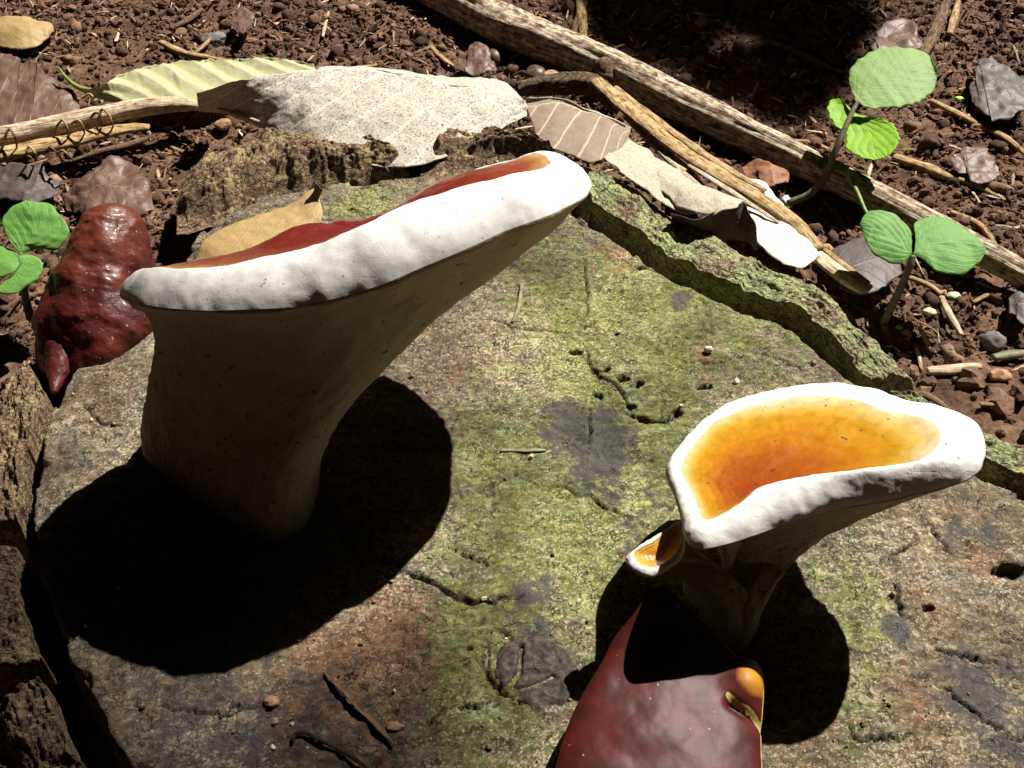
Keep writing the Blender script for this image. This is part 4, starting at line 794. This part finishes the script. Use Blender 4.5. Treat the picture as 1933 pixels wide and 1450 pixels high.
leaf('dead_leaf', [(1830, 160, -1.9), (1860, 110, -1.7), (1900, 120, -1.7), (1945, 150, -1.8)], [(1835, 190, -1.9), (1870, 225, -1.8), (1915, 225, -1.8), (1945, 200, -1.8)], LF_DARK, 'smooth dark leaf on the soil behind the long straw', seed=43, rough=.26, bulge=.05, edge=.45)
leaf('dead_leaf', [(1790, 300, -1.9), (1830, 275, -1.7), (1870, 290, -1.7), (1885, 320, -1.8)], [(1800, 318, -1.9), (1830, 335, -1.8), (1860, 340, -1.8), (1885, 326, -1.8)], LF_DULL, 'dull brown leaf scrap under the long straw', seed=44, rough=.26, bulge=.05, edge=.45)
leaf('dead_leaf', [(1620, 180, -1.9), (1660, 60, -1.8), (1710, 40, -1.8), (1740, 80, -1.8)], [(1630, 190, -1.9), (1680, 130, -1.8), (1720, 110, -1.8), (1742, 86, -1.8)], LF_DULL, 'brown leaf half in shade behind the toothed leaf', seed=45, rough=.26, bulge=.05, edge=.45)
leaf('dead_leaf', [(430, 40, -1.9), (455, 15, -1.7), (475, 25, -1.7), (478, 40, -1.8)], [(435, 45, -1.9), (455, 60, -1.8), (470, 58, -1.8), (478, 44, -1.8)], LF_DULL, 'square brown leaf scrap next to the dark grey stone', seed=46, rough=.26, bulge=.05, edge=.45)
leaf('dead_leaf', [(1905, 560, -1.9), (1930, 540, -1.7), (1970, 560, -1.7)], [(1905, 590, -1.9), (1940, 610, -1.8), (1972, 575, -1.8)], LF_DARK, 'purple-brown leaf scrap beside the curved straw thread', seed=47, rough=.26, bulge=.05, edge=.45)

# small things on the stump face
FIBRE = mat_stick('pale_fibre', (.12, .10, .05), (.28, .25, .14), (.46, .43, .27))
z_ = lambda px, py: face_z(*G(px, py)[:2])
def on_face(pts, up): return [(x, y, z_(x, y) + up) for x, y in pts]
V, F, uv = tube_geo(GL(on_face([(553, 1400), (556, 1386), (575, 1383), (600, 1395), (640, 1415), (680, 1440), (720, 1475)], .12)), [.04, .055, .055, .055, .05, .05, .04], 10, 50, rough=.15)
tag(make('twig', V, F, ST_DARK, uv=uv), 'thin black hooked twig lying on the stump face', 'twig')
leaf('dry_sepal', on_face([(612, 1268), (640, 1290), (680, 1325), (715, 1370), (745, 1405)], .14), on_face([(612, 1270), (636, 1296), (672, 1340), (706, 1384), (744, 1408)], .08), mat_plain('brown_sepal', (.06, .03, .012), (.17, .09, .04), 4, .6), 'narrow rust-brown dry sepal on the stump face near the hooked twig', 'dry sepal', nu=40, nv=10, bulge=.12, seed=48)
for k, (a, b, lb) in enumerate([((985, 535), (968, 608), 'pale splinter on the greenish stump face beside the cap tip'), ((945, 850), (1030, 850), 'pale splinter lying crosswise in the middle of the stump face')]):
    mid_ = ((a[0] + b[0]) / 2 + 4, (a[1] + b[1]) / 2)
    V, F, uv = tube_geo(GL(on_face([a, mid_, b], .05)), [.05, .09, .05], 8, 24, rough=.5, flat=.5)
    tag(make('splinter', V, F, FIBRE, uv=uv), lb, 'splinter')
pebble('grit', 1337, 660, .16, .12, .14, CREAMC, 'bright white chip on the stump face by the mossy bark', 'chip', z=z_(1337, 660) + .12, seed=9, amp=.3)
pebble('wood_chip', 512, 1325, .22, .17, .12, CHIP, 'pale tan wood chip on the stump face below the shadow', 'wood chip', z=z_(512, 1325) + .05, seed=10, amp=.4)
pebble('wood_chip', 745, 1372, .26, .14, .08, CHIP, 'flat orange wood chip beside the dry sepal', 'wood chip', z=z_(745, 1372) + .05, seed=11, amp=.35)

# ------------------------------------------------------------------ uncountable crumbs
ico = np.array([(-1, 1.618, 0), (1, 1.618, 0), (-1, -1.618, 0), (1, -1.618, 0), (0, -1, 1.618), (0, 1, 1.618), (0, -1, -1.618), (0, 1, -1.618), (1.618, 0, -1), (1.618, 0, 1), (-1.618, 0, -1), (-1.618, 0, 1)]) / 1.902
icf = np.array([(0, 11, 5), (0, 5, 1), (0, 1, 7), (0, 7, 10), (0, 10, 11), (1, 5, 9), (5, 11, 4), (11, 10, 2), (10, 7, 6), (7, 1, 8), (3, 9, 4), (3, 4, 2), (3, 2, 6), (3, 6, 8), (3, 8, 9), (4, 9, 5), (2, 4, 11), (6, 2, 10), (8, 6, 7), (9, 8, 1)])
def sub(v, f):
    nv_ = list(map(tuple, v)); c = {}; out = []
    def md(a, b):
        k = (min(a, b), max(a, b))
        if k not in c: p = (np.array(nv_[a]) + nv_[b]) / 2; nv_.append(tuple(p / np.linalg.norm(p))); c[k] = len(nv_) - 1
        return c[k]
    for a, b, d in f:
        x, y, z2 = md(a, b), md(b, d), md(d, a); out += [(a, x, z2), (b, y, x), (d, z2, y), (x, y, z2)]
    return np.array(nv_), np.array(out)
ico2 = sub(ico, icf)
def crumbs(name, x, y, z, r, tints, mat, seed, flat=(.55, 1.), shape=ico2, smooth=False, long=None, jit=.22):
    v, f = shape; n = len(x); rg = np.random.default_rng(seed)
    Q = v[None] * (1 + jit * rg.standard_normal((n, len(v), 1)).clip(-2, 2))
    sc = np.stack([np.ones(n), rg.uniform(.6, 1, n), rg.uniform(*flat, n)], 1)
    if long is not None: sc[:, 0] = long
    Q = Q * sc[:, None] * r[:, None, None]; a = rg.uniform(0, 2 * np.pi, n)[:, None]; b = rg.uniform(-.6, .6, n)[:, None]
    X_, Y_, Z_ = Q[..., 0], Q[..., 1], Q[..., 2]
    X_, Z_ = X_ * np.cos(b) - Z_ * np.sin(b), X_ * np.sin(b) + Z_ * np.cos(b)
    X_, Y_ = X_ * np.cos(a) - Y_ * np.sin(a), X_ * np.sin(a) + Y_ * np.cos(a)
    V = np.stack([X_ + x[:, None], Y_ + y[:, None], Z_ + z[:, None]], -1).reshape(-1, 3)
    F = (f[None] + (np.arange(n) * len(v))[:, None, None]).reshape(-1, 3)
    c = np.repeat(tints, len(v), 0)
    return make(name, V, F, mat, base=np.zeros(3), smooth=smooth, cols={'tint': c})
CR = mat_crumb()
def scatter(n, seed, ylo=-18, yhi=34):
    rg = np.random.default_rng(seed); x = rg.uniform(-32, 36, n); y = rg.uniform(ylo, yhi, n)
    d, _ = segdist(x, y, face, True); ok = ~inside(x, y, face) & (d > .8)
    return x[ok], y[ok], rg
def tint(rg, n, cols, jit=.25):
    c = np.array(cols)[rg.integers(0, len(cols), n)]; return c * (1 + jit * rg.standard_normal((n, 1))).clip(.4, 1.8)
BR = [(.065, .036, .023), (.10, .056, .036), (.145, .083, .053), (.085, .046, .03), (.20, .12, .08)]
x, y, rg = scatter(60000, 1, 4); cl = fbm2(x * .5, y * .5, 77, 3); ok = rg.uniform(-.5, .6, len(x)) < cl + .25; x, y = x[ok], y[ok]; r = .045 + .05 * rg.pareto(2.2, len(x)).clip(0, 4); zc = soil_z(x, y) + r * .25
o = crumbs('soil_crumbs', x, y, zc, r, tint(rg, len(x), BR), CR, 2, shape=(ico, icf), jit=.26); tag(o, 'loose dark brown soil crumbs around the stump', 'soil', kind='stuff')
x, y, rg = scatter(3800, 21, 4); r = .12 + .11 * rg.pareto(2.6, len(x)).clip(0, 3)
o = crumbs('soil_clods', x, y, soil_z(x, y) + r * .2, r, tint(rg, len(x), BR), CR, 22, jit=.23, smooth=True); tag(o, 'larger crumbly soil clods among the fine soil', 'soil', kind='stuff')
x, y, rg = scatter(2600, 3, -18, 5); r = .12 + .16 * rg.pareto(2.6, len(x)).clip(0, 3)
o = crumbs('soil_crumbs', x, y, soil_z(x, y) + r * .25, r, tint(rg, len(x), BR), CR, 4); tag(o, 'loose soil crumbs at the sides of the stump', 'soil', kind='stuff')
# bits of straw, chips and rootlets
x, y, rg = scatter(3600, 5, 3); n = len(x); r = rg.uniform(.03, .10, n)
LT = [(.30, .17, .085), (.18, .09, .045), (.42, .29, .17), (.10, .055, .035), (.24, .11, .06), (.5, .40, .28)]
o = crumbs('plant_litter', x, y, soil_z(x, y) + .16, r, tint(rg, n, LT), CR, 6, flat=(.25, .6), shape=(ico, icf), long=rg.uniform(2, 9, n)); tag(o, 'fine straw bits, bark chips and rootlets strewn over the soil', 'litter', kind='stuff')
# crumbs lying on the cut face and in the cracks
rg = np.random.default_rng(9); n = 2600; x = rg.uniform(face[:, 0].min(), face[:, 0].max(), n); y = rg.uniform(face[:, 1].min(), face[:, 1].max(), n)
i = ((x - gx[0]) / res).round().astype(int).clip(0, len(gx) - 1); j = ((y - gy[0]) / res).round().astype(int).clip(0, len(gy) - 1)
ok = (sd[j, i] < -.15) & (rg.uniform(0, 1, n) < .12 + 1.1 * np.clip(rust[j, i] - .25, 0, 1)); x, y, i, j = x[ok], y[ok], i[ok], j[ok]; n = len(x)
r = .03 + .05 * rg.pareto(3, n).clip(0, 2)
o = crumbs('face_grit', x, y, Z0[j, i] + r * .4, r, tint(rg, n, [(.30, .17, .09), (.16, .09, .05), (.5, .36, .22), (.62, .58, .5), (.22, .11, .06)]), CR, 10, shape=(ico, icf)); tag(o, 'fine orange-brown and white grit scattered over the stump face', 'grit', kind='stuff')

# ------------------------------------------------------------------ added unseen leaves that block the sky, with a gap for the sun
rg = np.random.default_rng(12); n = 26000
cz = rg.uniform(-.12, 1, n); a = rg.uniform(0, 2 * np.pi, n); R_ = rg.uniform(240, 430, n); sn = np.sqrt(1 - np.clip(cz, -1, 1) ** 2)
C_ = np.stack([R_ * sn * np.cos(a), R_ * sn * np.sin(a), np.maximum(R_ * cz, 6)], 1)
hit = C_[:, :2] - SUN[:2] * C_[:, 2:3]
gap = (np.abs(hit[:, 0] - 1) < 62) & (np.abs(hit[:, 1] - 6) < 62)
C_ = C_[~gap]
# added unseen leaves, shaped to shade the soil behind the branch
shp = GL([(980, -90), (1680, -90), (1655, 20), (1615, 110), (1575, 170), (1555, 245), (1500, 240), (1400, 185), (1280, 125), (1170, 65), (1080, 0)], ZS)
hx = rg.uniform(0, 24, 1900); hy = rg.uniform(10, 52, 1900); ok = inside(hx, hy, shp); hx, hy = hx[ok], hy[ok]; k = len(hx)
hz_ = rg.uniform(150, 190, k)
spr = np.stack([hx + SUN[0] * hz_, hy + SUN[1] * hz_, hz_ + ZS], 1)
def shade_leaves(P, size, rg):
    n = len(P); d = rg.standard_normal((n, 3)); d /= np.linalg.norm(d, axis=1, keepdims=True); e = np.cross(d, rg.standard_normal((n, 3))); e /= np.linalg.norm(e, axis=1, keepdims=True)
    s2 = size[:, None]; q = np.stack([P - d * s2, P - d * .3 * s2 + e * s2 * .5, P + d * .4 * s2 + e * s2 * .42, P + d * s2, P + d * .4 * s2 - e * s2 * .42, P - d * .3 * s2 - e * s2 * .5], 1)
    nn = np.cross(d, e); q[:, [1, 2, 4, 5]] += (nn * s2 * .15)[:, None]
    V = q.reshape(-1, 3); b = (np.arange(n) * 6)[:, None]
    return V, [np.vstack([b + np.array([0, 1, 2, 3]), b + np.array([0, 3, 4, 5])])]
SHADEL = mat_plain('shade_leaf', (.02, .045, .012), (.045, .085, .025), .1, .6)
V, F = shade_leaves(C_, rg.uniform(13, 22, len(C_)), rg)
tag(make('sky_blocking_leaves', V, F, SHADEL, base=np.zeros(3), smooth=False), 'added dome of dark green leaves, out of view, that blocks the sky light', 'foliage', kind='stuff')
V, F = shade_leaves(spr, rg.uniform(1.6, 2.4, k), rg)
tag(make('added_shade_spray', V, F, SHADEL, base=spr.mean(0), smooth=False), 'added unseen leaf spray shaped to shade the soil behind the fallen branch', 'foliage', kind='stuff')
# added high loose leaves that take part of the sun off the stump front
nh = 1500; hx = rg.uniform(-34, 36, nh); hy = rg.uniform(-40, 8, nh)
pr = sst(-7, -20, hy + .3 * hx); ok = rg.uniform(0, 1, nh) < pr * .30; hx, hy = hx[ok], hy[ok]
hz_ = rg.uniform(850, 1050, len(hx)); P_ = np.stack([hx + SUN[0] * hz_, hy + SUN[1] * hz_, hz_], 1)
V, F = shade_leaves(P_, rg.uniform(1.8, 2.8, len(P_)), rg)
tag(make('sun_dimming_leaves', V, F, SHADEL, base=P_.mean(0), smooth=False), 'sparse small leaves added high out of view to dim the sun on the front of the stump', 'foliage', kind='stuff')
# added lower leaves, out of view, that dim parts of the stump
for kk, (poly, nn_) in enumerate([([(110, 1240), (420, 1320), (700, 1170), (900, 1180), (1010, 1330), (1000, 1600), (100, 1600)], .17), ([(-150, 880), (40, 900), (60, 1180), (140, 1350), (300, 1600), (-100, 1600)], .3), ([(1680, 1250), (1950, 1150), (2100, 1600), (1600, 1600)], .13)]):
    Pp = GL(poly); lo_, hi_ = Pp.min(0), Pp.max(0); n_ = int((hi_[0] - lo_[0]) * (hi_[1] - lo_[1]) * nn_ * 1.6)
    hx = rg.uniform(lo_[0], hi_[0], n_); hy = rg.uniform(lo_[1], hi_[1], n_); ok = inside(hx, hy, Pp); hx, hy = hx[ok], hy[ok]
    hz_ = rg.uniform(330, 430, len(hx)); P_ = np.stack([hx + SUN[0] * hz_, hy + SUN[1] * hz_, hz_], 1)
    V, F = shade_leaves(P_, rg.uniform(1.2, 1.9, len(P_)), rg)
    tag(make('added_dimming_leaves', V, F, SHADEL, base=P_.mean(0), smooth=False), ['sparse leaves added out of view to dim the front of the stump', 'leaves added out of view to dim the dark side bark', 'thin leaves added out of view to dim the brown part of the stump'][kk], 'foliage', kind='stuff')
